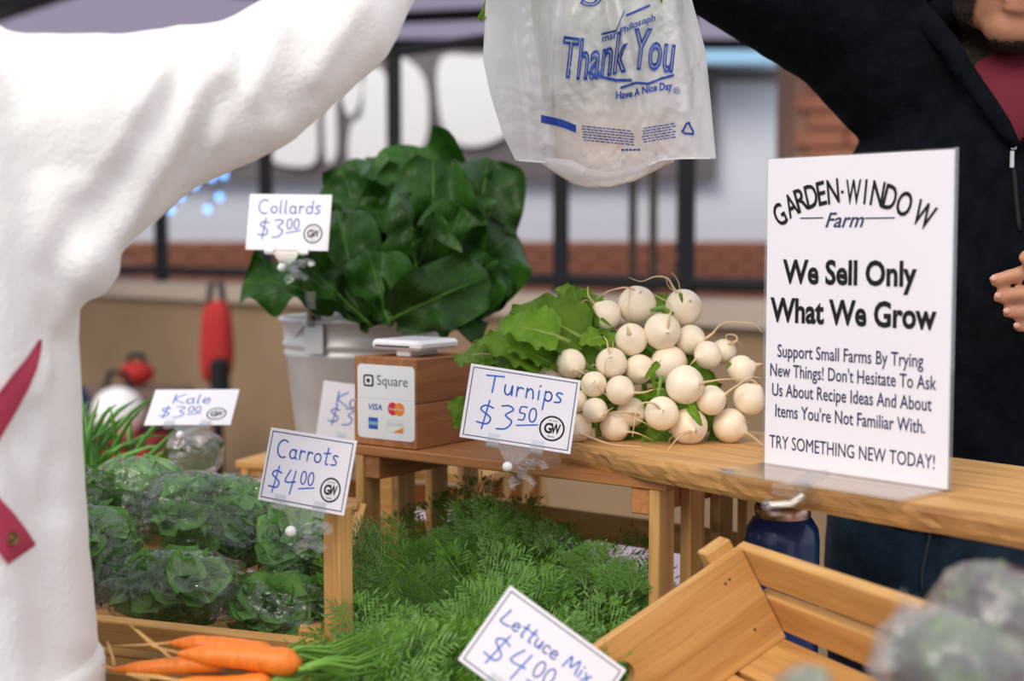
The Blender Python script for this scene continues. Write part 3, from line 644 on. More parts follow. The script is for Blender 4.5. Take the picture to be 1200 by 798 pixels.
# ---------------------------------------------------------------- price cards
def ring2(mb, cx, cy, r0, r1, fn, z=.0007, n=40):
    vs = []; 
    for k in range(n):
        a = 2 * math.pi * k / n; vs += [fn(cx + r0 * math.cos(a), cy + r0 * math.sin(a), z), fn(cx + r1 * math.cos(a), cy + r1 * math.sin(a), z)]
    mb.add(vs, [(2 * k, 2 * k + 1, (2 * k + 3) % (2 * n), (2 * k + 2) % (2 * n)) for k in range(n)])
def price_card(TL, TR, BL, w_, h_, words, price, label, wx=.14, wy=.66, wh=.17, border=True, clamp=None, faint=False, pw_=.0145):
    TL, TR, BL = V(TL), V(TR), V(BL); X = (TR - TL).normalized(); Y = (TL - BL); Y = (Y - X * Y.dot(X)).normalized(); Z = X.cross(Y)
    c = (TR + BL) / 2; M = basis(X, Y, Z, c)
    e = empty('price_card', label, 'sign', M=M)
    m = MB(); m.box((0, 0, 0), (w_, h_, .001), bev=.0002); m.build('card', MT['paper'], e)
    fn = lambda x, y, z: V(((x - .5) * w_, (y - .5) * h_, z))
    fu = lambda x, y, z: V((x, y, z))
    if border:
        m = MB(); i, t = .0028, .0009; a, b = w_ / 2 - i, h_ / 2 - i
        for x0, x1, y0, y1 in ((-a, a, b - t, b), (-a, a, -b, -b + t), (-a, -a + t, -b, b), (a - t, a, -b, b)):
            m.add([(x0, y0, .0007), (x1, y0, .0007), (x1, y1, .0007), (x0, y1, .0007)], [(0, 1, 2, 3)])
        m.build('border', MT['navy'], e)
    m = MB(); s_ = w_
    handwrite(m, words, (wx - .5) * w_, (wy - .5) * h_, wh * w_, fu, pw_ * w_)
    if price:
        d, cents, x, y, hh = price
        x2 = handwrite(m, d, (x - .5) * w_, (y - .5) * h_, hh * w_, fu, pw_ * w_)
        x3 = handwrite(m, cents, x2 - .0 * w_, (y - .5) * h_ + hh * w_ * .45, hh * w_ * .62, fu, pw_ * w_ * .9)
        stroke(m, [(x2, (y - .5) * h_ + hh * w_ * .22), (x3, (y - .5) * h_ + hh * w_ * .38)], pw_ * w_ * .9, fu)
    m.build('handwriting', MT['marker'], e)
    # round logo
    m = MB(); cx, cy, r = (.805 - .5) * w_, (.30 - .5) * h_, .115 * w_
    ring2(m, cx, cy, r * .86, r, fu)
    text_fit(m, 'G', cx - r * .62, cx + r * .02, cy - r * .42, cy + r * .42, fu, bold=.035, z=.0008)
    text_fit(m, 'W', cx - r * .08, cx + r * .66, cy - r * .40, cy + r * .42, fu, bold=.03, z=.0009)
    text_fit(m, 'EST 2020', cx - r * .34, cx + r * .34, cy + r * .55, cy + r * .67, fu, z=.0008)
    text_fit(m, 'Farms', cx - r * .28, cx + r * .28, cy - r * .72, cy - r * .54, fu, shear=.4, z=.0008)
    m.build('logo', MT['ink'], e)
    # clear clamp below the card
    A_ = MT['acrylic']
    g = MB(); hy = -h_ / 2
    for x in (-.022, .022):
        g.box((x, hy - .001, .001), (.014, .008, .006), bev=.001); g.box((x, hy + .005, .0025), (.012, .007, .0014)); g.tube([V((x - .006, hy - .003, .003)), V((x + .006, hy - .003, .003))], .0022, 8)
    g.box((0, hy - .003, 0), (.056, .006, .0025), bev=.0006)
    g.build('grip', A_, e)
    g = MB(); v = [(-.016, hy - .005), (.016, hy - .005), (.005, hy - .019), (-.005, hy - .019)]
    g.add([V((x, y, -.001)) for x, y in v] + [V((x, y, .0015)) for x, y in v], [(0, 1, 2, 3), (7, 6, 5, 4), (0, 4, 5, 1), (1, 5, 6, 2), (2, 6, 7, 3), (3, 7, 4, 0)])
    for x in (-.009, 0, .009): g.box((x * .7, hy - .011, .002), (.001, .011, .001))
    g.build('neck', A_, e)
    g = MB(); by_ = hy - .022; g.ell((-.004, by_, .002), (.0052, .0052, .0052), 14); g.build('ball_joint', MT['white_plastic'], e, True)
    g = MB()
    g.tube([V((-.002, by_, -.002)), V((.016, by_ - .001, -.004))], .0030, 8)
    # arms and jaws of the spring clip
    for (p, q, t) in (((.004, by_ + .004, -.006), (.024, by_ + .006, -.010), .0022), ((.006, by_ - .006, -.006), (.026, by_ - .012, -.010), .0022)):
        g.tube([V(p), lerp(V(p), V(q), .5) + V((0, .003, 0)), V(q)], [.003, .0036, .0026], 6, flat=2.2)
    g.tube([V((.014, by_ + .007, -.009)), V((.022, by_ + .011, -.007)), V((.030, by_ + .009, -.005)), V((.033, by_ + .004, -.004))], .0018, 6, flat=2.6)
    g.tube([V((.001, by_ - .008, -.006)), V((.008, by_ - .012, -.005)), V((.0, by_ - .016, -.004))], .0022, 6, flat=2.4)
    g.build('clip', A_, e)
    return e
def cardpx(tl, tr, bl, d1, d2, d3): return P(*tl, d1), P(*tr, d2), P(*bl, d3)
c = cardpx((552, 425), (680, 445), (539, 513), 1.415, 1.415, 1.40)
price_card(*c, .1105, .0745, 'Turnips', ('$3', '50', .13, .20, .21), 'turnips three fifty price card clamped to the crate top', wx=.17, wy=.655, wh=.15)
c = cardpx((311, 500), (419, 517), (302, 585), 1.30, 1.25, 1.29)
price_card(*c, .096, .0665, 'Carrots', ('$4', '00', .10, .18, .20), 'carrots four dollar price card on the wooden post', wx=.12, wy=.63, wh=.15)
c = cardpx((602, 690.5), (736, 788), (534.5, 770), 1.085, 1.075, 1.075)
price_card(*c, .108, .0680, 'Lettuce Mix', ('$4', '00', .12, .20, .20), 'lettuce mix price card tilted steeply in front of the handled crate', wx=.08, wy=.62, wh=.098, pw_=.0115)
c = cardpx((291.7, 226.7), (391, 227.7), (286, 293), 1.78, 1.76, 1.77)
price_card(*c, .107, .071, 'Collards', ('$3', '00', .14, .24, .20), 'collards price card above the rim of the metal bucket', wx=.12, wy=.66, wh=.15, border=False)
c = cardpx((190, 456.5), (286, 456), (163, 499), 1.80, 1.80, 1.74)
price_card(*c, .106, .072, 'Kale', ('$3', '00', .14, .22, .19), 'kale price card leaning back behind the kale crate', wx=.25, wy=.60, wh=.17, border=False)
c = cardpx((399, 451), (470, 460), (378, 509), 1.80, 1.80, 1.79)
price_card(*c, .107, .071, 'Kale', ('$3', '00', .12, .27, .19), 'blurred price card half hidden behind the card reader box', wx=.18, wy=.58, wh=.17, border=False)
# little stand for the hidden card
q = P(430, 520, 1.80); 
m = MB(); m.box((q.x + .02, q.y + .01, (q.z + TZ) / 2), (.02, .012, q.z - TZ - .0)); m.build('wooden_stake', MT['crate'], label='wooden stake holding the half hidden card behind the reader box', cat='stake')
q = P(228, 560, 1.68)
m = MB(); m.box((q.x, q.y + .01, (q.z - .02 + TZ) / 2), (.02, .012, q.z - TZ - .02)); m.build('wooden_stake', MT['crate'], label='wooden stake behind the kale crate under its price card', cat='stake')
# stem from bucket ear to collards card
# ---------------------------------------------------------------- big farm sign in acrylic holder
sTL = P(895, 190, 1.314); zb = ZP
b0 = PZ(895, 546, zb); b1 = PZ(1113, 578, zb); sx = (b1 - b0); SW = sx.length; sx.normalize(); SH = .281
sn = UP.cross(sx); sn = -sn if sn.y > 0 else sn   # faces the customer
fs_ = empty('farm_sign', 'tall white farm sign in an acrylic holder standing on the plank', 'sign', M=basis(sx, UP, sx.cross(UP), b0 + UP * .0015))
m = MB(); m.box((SW / 2, SH / 2, 0), (SW - .003, SH - .003, .0012)); m.build('paper_insert', MT['paper'], fs_)
m = MB(); m.box((SW / 2, SH / 2, -.0024), (SW, SH, .002), bev=.0004); m.build('back_panel', MT['acrylic'], fs_)
for x in (0.0005, SW - .0005):
    m = MB(); m.box((x, SH / 2, -.0002), (.0016, SH, .005)); m.build('edge', MT['acrylic'], fs_)
m = MB(); m.box((SW / 2, .0012, .035), (SW, .0022, .072), bev=.0004); m.build('foot', MT['acrylic'], fs_)
wL, wR = 1 / b0.y, 1 / b1.y
def sg_px(x, y):
    t = (x - 895) / 218; u = t * wL / (wR - t * (wR - wL)); top = 190 - 12 * t; bot = 546 + 32 * t
    return u * SW, (bot - y) / (bot - top) * SH
sf = lambda x, y, z: V((x, y, z))
m = MB()
G = [('G', 110, 272), ('A', 160, 237), ('R', 203, 216), ('D', 245, 203), ('E', 286, 193), ('N', 332, 186), ('·', 368, 188), ('W', 409, 188), ('I', 453, 187), ('N', 496, 194), ('D', 540, 208), ('O', 587, 232), ('W', 650, 274)]
for k, (ch, zx, zy) in enumerate(G):
    x, y = sg_px(880 + zx / 3.192, 170 + zy / 3.192); wd3 = {'I': .0022, 'W': .0155, '·': .003, 'E': .009, 'O': .0145, 'N': .0125, 'G': .012}.get(ch, .0125)
    if zx > 600: wd3 = .019
    hh = .0215 if ch != '·' else .003
    ang = R(30 - 56 * (zx - 110) / 540)
    text_fit(m, ch if ch != '·' else '.', x - wd3 / 2, x + wd3 / 2, y - hh / 2, y + hh / 2, sf, bold=.015, z=.0012, rot=ang)
m.build('heading', MT['ink'], fs_)
m = MB()
def sline(m, s, x0, x1, yc, h, bold=0, shear=0, mat=None):
    xa, ya = sg_px(x0, yc[0]); xb, yb = sg_px(x1, yc[1]); y = (ya + yb) / 2
    text_fit(m, s, xa, xb, y, y + h, lambda a, b, c: V((a, b, c)), bold=bold, shear=shear, z=.0012, ref=True)
sline(m, 'Farm', 975, 1021, (270, 269), .0135, .01, .35)
for a, b in ((943, 972), (1022, 1054)):
    xa, ya = sg_px(a, 259); xb, yb = sg_px(b, 259); stroke(m, [(xa, (ya + yb) / 2), (xb, (ya + yb) / 2)], .0011, sf, .0012)
m.build('script_line', MT['navy'], fs_)
m = MB(); sline(m, 'We Sell Only', 920, 1078, (331, 341), .0215, .03); sline(m, 'What We Grow', 903, 1098, (377, 389), .0220, .03); m.build('slogan', MT['ink'], fs_)
m = MB()
sline(m, 'Support Small Farms By Trying', 914, 1086, (419, 434), .0122, .006)
sline(m, "New Things! Don't Hesitate To Ask", 904, 1099, (441, 460), .0122, .006)
sline(m, 'Us About Recipe Ideas And About', 907, 1095, (465, 484), .0122, .006)
sline(m, "Items You're Not Familiar With.", 912, 1089, (490, 510), .0122, .006)
sline(m, 'TRY SOMETHING NEW TODAY!', 904, 1099, (526, 552), .0125, 0)
m.build('body_text', MT['navy'], fs_)
# loose clear clip on the plank edge
q = P(935, 578, 1.20); e = empty('plastic_clip', 'clear plastic clip gripping the plank edge below the farm sign', 'clip', q)
g = MB(); g.tube([V((-.022, 0, .004)), V((-.005, -.006, .003)), V((.008, -.008, .014)), V((.024, -.004, .018))], [.003, .005, .004, .002], 8, flat=1.8)
g.tube([V((-.024, 0, -.010)), V((-.006, -.004, -.008)), V((.004, -.006, 0))], [.005, .004, .004], 8); g.build('jaw', MT['acrylic'], e)
g = MB(); g.tube([V((.0, -.006, .010)), V((.012, -.002, -.006)), V((.030, .006, -.012))], [.004, .004, .002], 8, flat=2.5); g.build('lever', MT['acrylic'], e)
g = MB(); g.ell((-.026, 0, -.010), .0055, 12); g.build('knob', MT['acrylic'], e, True)
# ---------------------------------------------------------------- card reader box
q0 = PZ(415, 520, ZS); q1 = PZ(488, 528, ZS); bu = (q1 - q0).normalized(); bv = V((-bu.y, bu.x, 0)); BW, BD, BH = (q1 - q0).length, .115, .100
e = empty('reader_box', 'small cedar box with payment sticker holding up the card reader', 'box', M=basis(bu, bv, UP, q0 + UP * .0003))
for k in range(2):
    m = MB(); h = BH / 2; m.box((0, 0, 0), (BD - .001 * k, BW - .0006 * k, h - .0006), bev=.001)
    o = m.build('block', MT['box'], e); o.matrix_basis = Matrix.Translation((BW / 2, BD / 2, h / 2 + h * k)) @ Matrix.Rotation(math.pi / 2, 4, 'Z')
def roundrect(m, x0, x1, y0, y1, r, fn, z, n=5):
    pts = []
    for cx, cy, a in ((x1 - r, y1 - r, 0), (x0 + r, y1 - r, 90), (x0 + r, y0 + r, 180), (x1 - r, y0 + r, 270)):
        pts += [(cx + r * math.cos(R(a + 90 * k / n)), cy + r * math.sin(R(a + 90 * k / n))) for k in range(n + 1)]
    m.add([fn(x, y, z) for x, y in pts], [tuple(range(len(pts)))])
    return pts
ff = lambda x, y, z: V((x * BW, -z, y * BH))    # front face, unit coordinates
st = MB(); pts = roundrect(st, .07, .98, .085, .915, .06, ff, .0008); n = len(pts)
st.add([ff(x, y, 0) for x, y in pts] + [ff(x, y, .0008) for x, y in pts], [(i, (i + 1) % n, n + (i + 1) % n, n + i) for i in range(n)])
sk = st.build('sticker', MT['white_plastic'], e)
m = MB()
roundrect(m, .17, .335, .665, .80, .03, ff, .0010); m.build('logo_mark', MT['ink'], sk)
m = MB(); roundrect(m, .195, .31, .685, .78, .02, ff, .0012); m.build('logo_ring', MT['white_plastic'], sk)
m = MB(); roundrect(m, .228, .277, .712, .753, .006, ff, .0014)
text_fit(m, 'Square', .39, .88, .655, .80, ff, bold=-.006, z=.0011); m.build('logo_text', MT['ink'], sk)
m = MB(); m.add([ff(.07, .535, .0009), ff(.98, .535, .0009), ff(.98, .540, .0009), ff(.07, .540, .0009)], [(0, 1, 2, 3)]); m.build('divider', MT['greyp'], sk)
m = MB(); text_fit(m, 'VISA', .25, .47, .405, .475, ff, bold=.02, shear=.2, z=.0010); m.add([ff(.25, .19, .001), ff(.40, .19, .001), ff(.40, .32, .001), ff(.25, .32, .001)], [(0, 1, 2, 3)]); m.build('card_mark', MT['bluep'], sk)
m = MB(); m.add([ff(.262, .235, .0011), ff(.39, .235, .0011), ff(.39, .275, .0011), ff(.262, .275, .0011)], [(0, 1, 2, 3)]); m.build('card_mark', MT['skyblue'], sk)
def disc(m, cx, cy, r, z, n=24): m.add([ff(cx + r * math.cos(2 * math.pi * k / n), cy + r * BW / BH * math.sin(2 * math.pi * k / n), z) for k in range(n)], [tuple(range(n))])
m = MB(); disc(m, .64, .435, .080, .0010); m.build('card_mark', MT['redp'], sk)
m = MB(); disc(m, .745, .435, .080, .0012); m.add([ff(.64, .175, .0012), ff(.80, .175, .0012), ff(.80, .235, .0012)], [(0, 1, 2)]); m.build('card_mark', MT['orange'], sk)
m = MB(); text_fit(m, 'MasterCard', .575, .81, .42, .45, ff, z=.0014); m.build('card_mark', MT['white_plastic'], sk)
m = MB(); text_fit(m, 'DISCOVER', .565, .80, .245, .285, ff, z=.0011, bold=.01)
for a, b in (((.55, .17), (.81, .17)), ((.81, .17), (.81, .31)), ((.81, .31), (.55, .31)), ((.55, .31), (.55, .17))): stroke(m, [a, b], .004, ff, .0010)
m.build('card_mark', MT['greyp'], sk)
# reader
rc = q0 + bu * (BW * .52) + bv * .052 + UP * (BH + .0095)
e = empty('card_reader', 'white square card reader on top of the cedar box', 'card reader', M=basis(bu, bv, UP, rc))
m = MB(); m.box((0, 0, .0035), (.072, .072, .011), bev=.0035); m.build('housing', MT['white_plastic'], e)
m = MB(); m.box((0, 0, .0092), (.062, .062, .0006), bev=.0002); m.build('touch_plate', MT['paper'], e)
m = MB(); m.box((-.004, -.0362, .0025), (.050, .0008, .0016)); m.build('card_slot', MT['ink'], e)
m = MB(); m.box((.006, -.004, -.0055), (.020, .050, .0075), bev=.001); m.build('foot', MT['white_plastic'], e)
# ---------------------------------------------------------------- bottle
bc = P(917, 600, 1.44)
e = empty('water_bottle', 'blue metal water bottle with black cap below the plank', 'bottle', (bc.x, bc.y, TZ))
h = bc.z - TZ
m = MB(); m.lathe([(.001, 0), (.034, 0), (.0375, .004), (.0375, h - .028), (.036, h - .016), (.030, h - .006), (.028, h - .004)], 40); m.build('body', MT['blue'], e, True)
m = MB(); m.lathe([(.0275, h - .006), (.0285, h - .004), (.0285, h + .006), (.0270, h + .008)], 40); m.build('steel_band', MT['steel'], e, True)
m = MB(); m.lathe([(.0270, h + .006), (.0268, h + .018), (.0245, h + .021), (.001, h + .021)], 40); m.build('cap', MT['ink'], e, True)
# ---------------------------------------------------------------- leaves
def leaf_grid(L_, Wd, nu=14, nv=8, cup=.25, curl=.6, ruffle=.06, rf=5, lobes=0, twist=0, stem=.18, seed=0, shape=.75, crumple=.0, blunt=.62, warp=0):
    """leaf along +Y, face +Z; returns verts, faces, uv. width profile swells at `shape`"""
    vs = []; uv = []; rs = random.Random(seed); ph = rs.random() * 6
    for i in range(nu + 1):
        t = i / nu
        wv = math.sin(math.pi * min(1, (t ** shape) * .97 + .015)) ** blunt
        if lobes: wv *= 1 + lobes * math.sin(t * 34 + ph) * (1 - .3 * t)
        ang = curl * t * t * 1.2; y = L_ * (t - .12 * curl * t ** 3); z = -L_ * .42 * curl * t * t * t
        for j in range(nv + 1):
            s_ = j / nv * 2 - 1
            x = s_ * Wd / 2 * wv
            zz = z + cup * abs(x) * (1 if cup > 0 else 1) * abs(s_) + ruffle * Wd * abs(s_) ** 2.5 * math.sin(t * rf * 6.28 + ph + (0 if s_ > 0 else 1.7)) * (.3 + t)
            if warp: zz += warp * Wd * noise.noise(V((x / Wd * 2.2, y / Wd * 2.2, seed * 3.7))) * (.3 + abs(s_)) + warp * .5 * Wd * math.sin(t * 7 + ph) * abs(s_) * s_
            if crumple: zz += crumple * noise.noise(V((x * 40 / max(.3, 1), y * 40, seed)))
            a = twist * t; c_2, s_2 = math.cos(a), math.sin(a)
            yy = y + ruffle * Wd * .5 * abs(s_) ** 3 * math.cos(t * rf * 6.28 + ph)
            vs.append(V((x * c_2 - (zz - z) * s_2, yy, z + x * s_2 + (zz - z) * c_2))); uv.append((j / nv, t))
    fs = [(i * (nv + 1) + j, i * (nv + 1) + j + 1, (i + 1) * (nv + 1) + j + 1, (i + 1) * (nv + 1) + j) for i in range(nu) for j in range(nv)]
    if stem:   # petiole and raised midrib
        n0 = len(vs); ss = 6; r0 = .028 * Wd + .0012
        sp = [V((0, -stem * L_, -.02 * L_)), V((0, 0, -.001))] + [V((0, vs[(i * (nv + 1)) + nv // 2].y, vs[(i * (nv + 1)) + nv // 2].z - .0006)) for i in range(2, nu - 1, 3)]
        mb = MB(); mb.tube(sp, [r0 * 1.1, r0] + [r0 * (.8 - .7 * k / max(1, len(sp) - 3)) for k in range(len(sp) - 2)], ss)
        vs += [V(v) for v in mb.v]; uv += [(.5, .5)] * len(mb.v); fs += [tuple(n0 + i for i in f) for f in mb.f]
    return vs, fs, uv
def leaf_mesh(name, mat, grid):
    vs, fs, uv = grid; me = bpy.data.meshes.new(name); me.from_pydata([tuple(v) for v in vs], [], fs); ul = me.uv_layers.new(name='UVMap')
    buf = []
    for lp in me.loops: buf += uv[lp.vertex_index]
    ul.data.foreach_set('uv', buf)
    me.polygons.foreach_set('use_smooth', [True] * len(fs)); me.materials.append(mat); me.update(); return me
def leaf_frame(base, tip, face):
    Y = (tip - base).normalized(); Z = (face - Y * face.dot(Y)).normalized(); X = Y.cross(Z); return X, Y, Z
def place_leaf(name, me, parent, base, tip, face, L_, wscale=1, **kw):
    X, Y, Z = leaf_frame(base, tip, face); s_ = (tip - base).length / L_
    M = basis(X * s_ * wscale, Y * s_, Z * s_, base)
    o = mkobj(name, me, None, parent, **kw); o.matrix_basis = (parent.matrix_basis.inverted() @ M) if parent else M; return o
TOCAM = lambda p: (V((0, 0, CAMZ)) - p).normalized()
# ---------------------------------------------------------------- bucket and collards
RZ = 1.197
bk = empty('metal_bucket', 'galvanised metal bucket holding dark green collard leaves', 'bucket', (BC.x, BC.y, BZ))
rr = .112; hb = RZ - BZ - .001
def br(z): return lerp(.090, rr, z / hb)
m = MB(); prof = [(.001, .001), (br(0), .001)]
for z, dr in ((.01, 0), (hb - .052, 0), (hb - .049, .003), (hb - .044, .003), (hb - .041, 0), (hb - .038, .0), (hb - .035, .003), (hb - .031, .003), (hb - .028, 0), (hb - .003, 0)): prof.append((br(z) + dr, z))
prof += [(rr + .004, hb - .002), (rr + .005, hb + .002), (rr + .002, hb + .004), (rr - .002, hb), (br(.02) - .002, .02), (.001, .012)]
m.lathe(prof, 56); m.build('body', MT['galv'], bk, True)
for sgn in (-1, 1):   # ears
    an = R(-118) if sgn < 0 else R(62); d = V((math.cos(an), math.sin(an), 0)); e_ = V((-d.y, d.x, 0))
    m = MB(); B_ = basis(e_, UP, d, d * (rr + .004) + UP * (hb))
    m.box((0, -.022, 0), (.030, .040, .003), M=B_, bev=.001); m.tube([B_ @ V((0, -.006, 0)), B_ @ V((0, .016, 0))], [.014, .011], 14, flat=.2)
    m.build('ear', MT['galv'], bk)
    m = MB(); m.ell(B_ @ V((0, .006, .003)), .004, 8); m.build('rivet', MT['brass'], bk)
m = MB(); hpts = []
for k in range(17):
    a = math.pi * k / 16; d = V((math.cos(R(62)), math.sin(R(62)), 0)); hpts.append(d * (rr + .006) * math.cos(a) + UP * (hb + .008) + V((d.y, -d.x, 0)) * -.08 * math.sin(a) + UP * -.055 * math.sin(a))
m.tube(hpts, .0022, 8); m.build('handle', MT['galv'], bk, True)
cb = empty('collard_bunch', 'big bunch of dark green collard leaves standing in the metal bucket', 'leafy greens', (BC.x, BC.y, RZ - .03))
def cl(bp, tp, wpx, face=(0, 0, 0), curl=.5, cup=.25, ruf=.07, rf=2.2, seed=0, twist=0, shape=.62, mat='collard', L_=.2, crumple=.004):
    base = P(bp[0], bp[1], bp[2]); tip = P(tp[0], tp[1], tp[2]); Ln = (tip - base).length; d = (bp[2] + tp[2]) / 2
    g = leaf_grid(Ln, wpx / F * d, 34, 20, cup, curl, ruf * 1.9, rf * 1.0, 0, twist, .12, seed, 1.15, crumple * 2.6, .36, .42)
    me = leaf_mesh('leaf', MT[mat], g); f = TOCAM(base) + V(face) + V((random.uniform(-.35, .35), 0, random.uniform(-.1, .3)))
    return place_leaf('leaf', me, cb, base, tip, f, Ln)
#  base px, tip px, width px
for a in [((490, 345, 2.02), (488, 156, 2.06), 140, (0, 0, .3), .35, .15, .06, 2.0, 1),
          ((470, 350, 2.06), (440, 170, 2.10), 110, (-.3, 0, .2), .3, .2, .06, 2, 2),
          ((505, 345, 1.92), (508, 176, 1.90), 104, (0, 0, .2), .45, .45, .05, 1.7, 3),
          ((535, 345, 1.98), (580, 172, 2.00), 105, (.5, 0, 0), .35, .35, .07, 2.1, 4),
          ((500, 365, 1.95), (612, 262, 1.96), 120, (.3, 0, .1), .5, .2, .07, 2, 5),
          ((470, 350, 1.95), (378, 184, 1.96), 96, (-.2, 0, .1), .5, .3, .07, 2, 6),
          ((395, 350, 1.86), (281, 318, 1.84), 76, (0, 0, .4), .45, .2, .08, 2, 7),
          ((428, 374, 1.80), (352, 300, 1.78), 44, (.8, 0, 0), .3, .6, .06, 2, 8),
          ((425, 372, 1.84), (392, 232, 1.88), 78, (-.1, 0, .1), .3, .45, .06, 2.3, 9),
          ((455, 372, 1.80), (430, 285, 1.80), 70, (.2, 0, 0), .4, .5, .05, 2, 10),
          ((462, 372, 1.80), (578, 318, 1.79), 84, (0, 0, .3), .6, .25, .08, 2, 11),
          ((515, 365, 1.86), (560, 388, 1.82), 60, (0, 0, .3), .6, .25, .08, 2, 12),
          ((492, 330, 1.82), (470, 222, 1.82), 44, (-.9, 0, 0), .3, .8, .04, 2, 13),
          ((500, 350, 1.88), (545, 235, 1.88), 90, (.3, 0, 0), .5, .4, .06, 2, 14),
          ((450, 360, 1.90), (455, 205, 1.95), 80, (.3, 0, 0), .3, .3, .06, 2, 15),
          ((480, 372, 1.86), (500, 270, 1.84), 96, (.1, 0, .2), .5, .3, .06, 2, 16),
          ((500, 370, 1.88), (585, 300, 1.86), 90, (.2, 0, .3), .6, .2, .07, 2, 17),
          ((430, 360, 1.98), (350, 270, 2.0), 80, (-.3, 0, .3), .4, .2, .07, 2, 18),
          ((520, 350, 2.04), (545, 190, 2.10), 110, (.2, 0, .2), .35, .2, .07, 2, 19),
          ((520, 330, 1.90), (560, 215, 1.90), 70, (-.8, 0, .2), .6, .7, .06, 2, 23),
          ((480, 330, 1.86), (520, 250, 1.84), 60, (.7, 0, .1), .5, .8, .06, 2, 24),
          ((440, 350, 1.90), (415, 215, 1.92), 70, (.6, 0, .1), .5, .5, .06, 2, 25),
          ((505, 300, 2.00), (470, 172, 2.03), 110, (.0, 0, .6), .6, .3, .08, 2, 26),
          ((530, 320, 2.00), (520, 182, 2.04), 100, (.3, 0, .5), .6, .3, .08, 2, 27),
          ((520, 360, 1.90), (600, 330, 1.88), 70, (.2, 0, .5), .6, .3, .08, 2, 28),
          ((455, 374, 1.83), (400, 330, 1.80), 60, (.1, 0, .5), .5, .2, .07, 2, 20),
          ((500, 372, 1.98), (500, 260, 1.98), 170, (0, 0, .0), .1, .1, .03, 2, 21),
          ((450, 372, 1.98), (440, 270, 2.0), 130, (0, 0, .0), .1, .1, .03, 2, 22)]:
    cl(*a)
# stand of the collards card: clip on the bucket ear
q0_, q1_ = P(364, 352, 1.825), P(347, 318, 1.785)
m = MB(); m.tube([q0_, lerp(q0_, q1_, .5) + V((.002, -.003, 0)), q1_], [.004, .003, .004], 8); m.box(tuple(q0_), (.016, .008, .022), bev=.002)
m.build('plastic_clip', MT['acrylic'], label='clear plastic clip joining the collards card to the bucket rim', cat='clip')
# ---------------------------------------------------------------- turnips
TS = [  # zoomed centre x, y, radius, depth offset, roots, phrase
 (267, 188, 66, .03, [[(218, 142), (190, 105), (186, 60)], [(216, 135), (170, 122), (143, 168)]], 'with two short roots, at the upper left of the pile'),
 (404, 142, 82, .035, [[(412, 92), (370, 66), (290, 75), (218, 118)], [(372, 80), (365, 180), (366, 280)]], 'largest on the left of the top row, long root arching left'),
 (611, 155, 80, .035, [[(630, 128), (572, 75), (540, 22), (480, 15), (425, 38), (368, 18)], [(600, 110), (590, 40), (560, 0)], [(580, 90), (545, 60), (535, 20)]], 'topmost at the right, with a tangle of thin roots'),
 (379, 296, 70, .012, [[(368, 275), (360, 235)]], 'in the second row directly below the left top one'),
 (517, 260, 78, .008, [[(530, 262), (548, 200), (552, 140), (480, 97)]], 'in the centre of the second row, root bent upward'),
 (643, 297, 64, .025, [[(690, 300), (740, 270), (775, 232), (830, 218), (920, 225), (965, 265)]], 'with a long root arching right towards the farm sign'),
 (790, 350, 55, .035, [[(810, 318), (850, 296), (838, 275), (800, 282), (822, 330)], [(806, 318), (846, 300), (878, 332)]], 'half hidden behind another, with a curly root loop'),
 (720, 365, 60, .005, [[(668, 372), (655, 395), (632, 418)]], 'small, in front of the one with the curly root'),
 (110, 402, 64, .0, [[(120, 425), (160, 440), (205, 468)]], 'at the far left, just above the turnips card'),
 (290, 402, 67, .0, [[(285, 375), (275, 330), (270, 300), (256, 283)], [(262, 455), (265, 400), (290, 360), (300, 300)]], 'in the left of the third row, thin roots over its face'),
 (415, 427, 64, .012, [[(425, 452), (440, 466)]], 'in the third row, partly behind its two neighbours'),
 (547, 405, 80, .02, [], 'set back in the middle of the pile, no root showing'),
 (212, 495, 56, -.008, [[(232, 485), (248, 522), (288, 568)], [(220, 480), (180, 510), (160, 470)]], 'right beside the upper right corner of the turnips card'),
 (330, 522, 63, -.012, [[(380, 530), (440, 530), (480, 520), (525, 515)]], 'with a wavy root pointing right across the leaves'),
 (618, 498, 83, -.030, [[(665, 487), (740, 480), (830, 470), (882, 466)]], 'largest in the middle of the pile, straight root pointing right'),
 (735, 566, 64, -.018, [[(785, 542), (850, 500), (910, 465), (962, 470)]], 'right of the largest one, thick root rising to the right'),
 (870, 430, 62, .012, [[(925, 410), (970, 403)]], 'at the right edge of the third row beside the farm sign'),
 (905, 560, 70, .0, [[(945, 500), (925, 478), (895, 474)]], 'egg-shaped, at the right edge just above the plank turnip'),
 (218, 610, 54, -.01, [[(238, 636), (270, 622), (298, 598)]], 'small, left in the fourth row beside the card logo'),
 (132, 568, 50, .0, [], 'mostly hidden by the right edge of the turnips card'),
 (380, 620, 63, .012, [[(430, 632), (350, 618), (260, 625), (215, 640)]], 'set back in the fourth row, root running left'),
 (515, 625, 73, -.028, [[(512, 605), (475, 580), (425, 582), (398, 630), (385, 730)], [(400, 650), (440, 668), (468, 690)]], 'low in the middle, hooked root hanging to the plank'),
 (308, 682, 66, -.02, [[(350, 702), (410, 715), (475, 747)]], 'resting on the plank, second in the bottom row'),
 (138, 686, 64, -.012, [[(150, 708), (220, 740), (300, 765), (425, 772)]], 'resting on the plank beside the card, very long root'),
 (637, 682, 80, -.01, [[(650, 692), (595, 728), (540, 792)], [(640, 700), (560, 730), (545, 755)]], 'big, on the plank under the parsley-like leaf'),
 (818, 680, 75, -.01, [[(880, 705), (930, 735), (968, 772)], [(860, 640), (880, 660), (905, 668)]], 'on the plank at the right end of the bottom row'),
 (15, 447, 62, .02, [[(-85, 400), (-120, 378), (-180, 362), (-260, 360), (-325, 362)]], 'behind the turnips card with a root arching above it'),
]
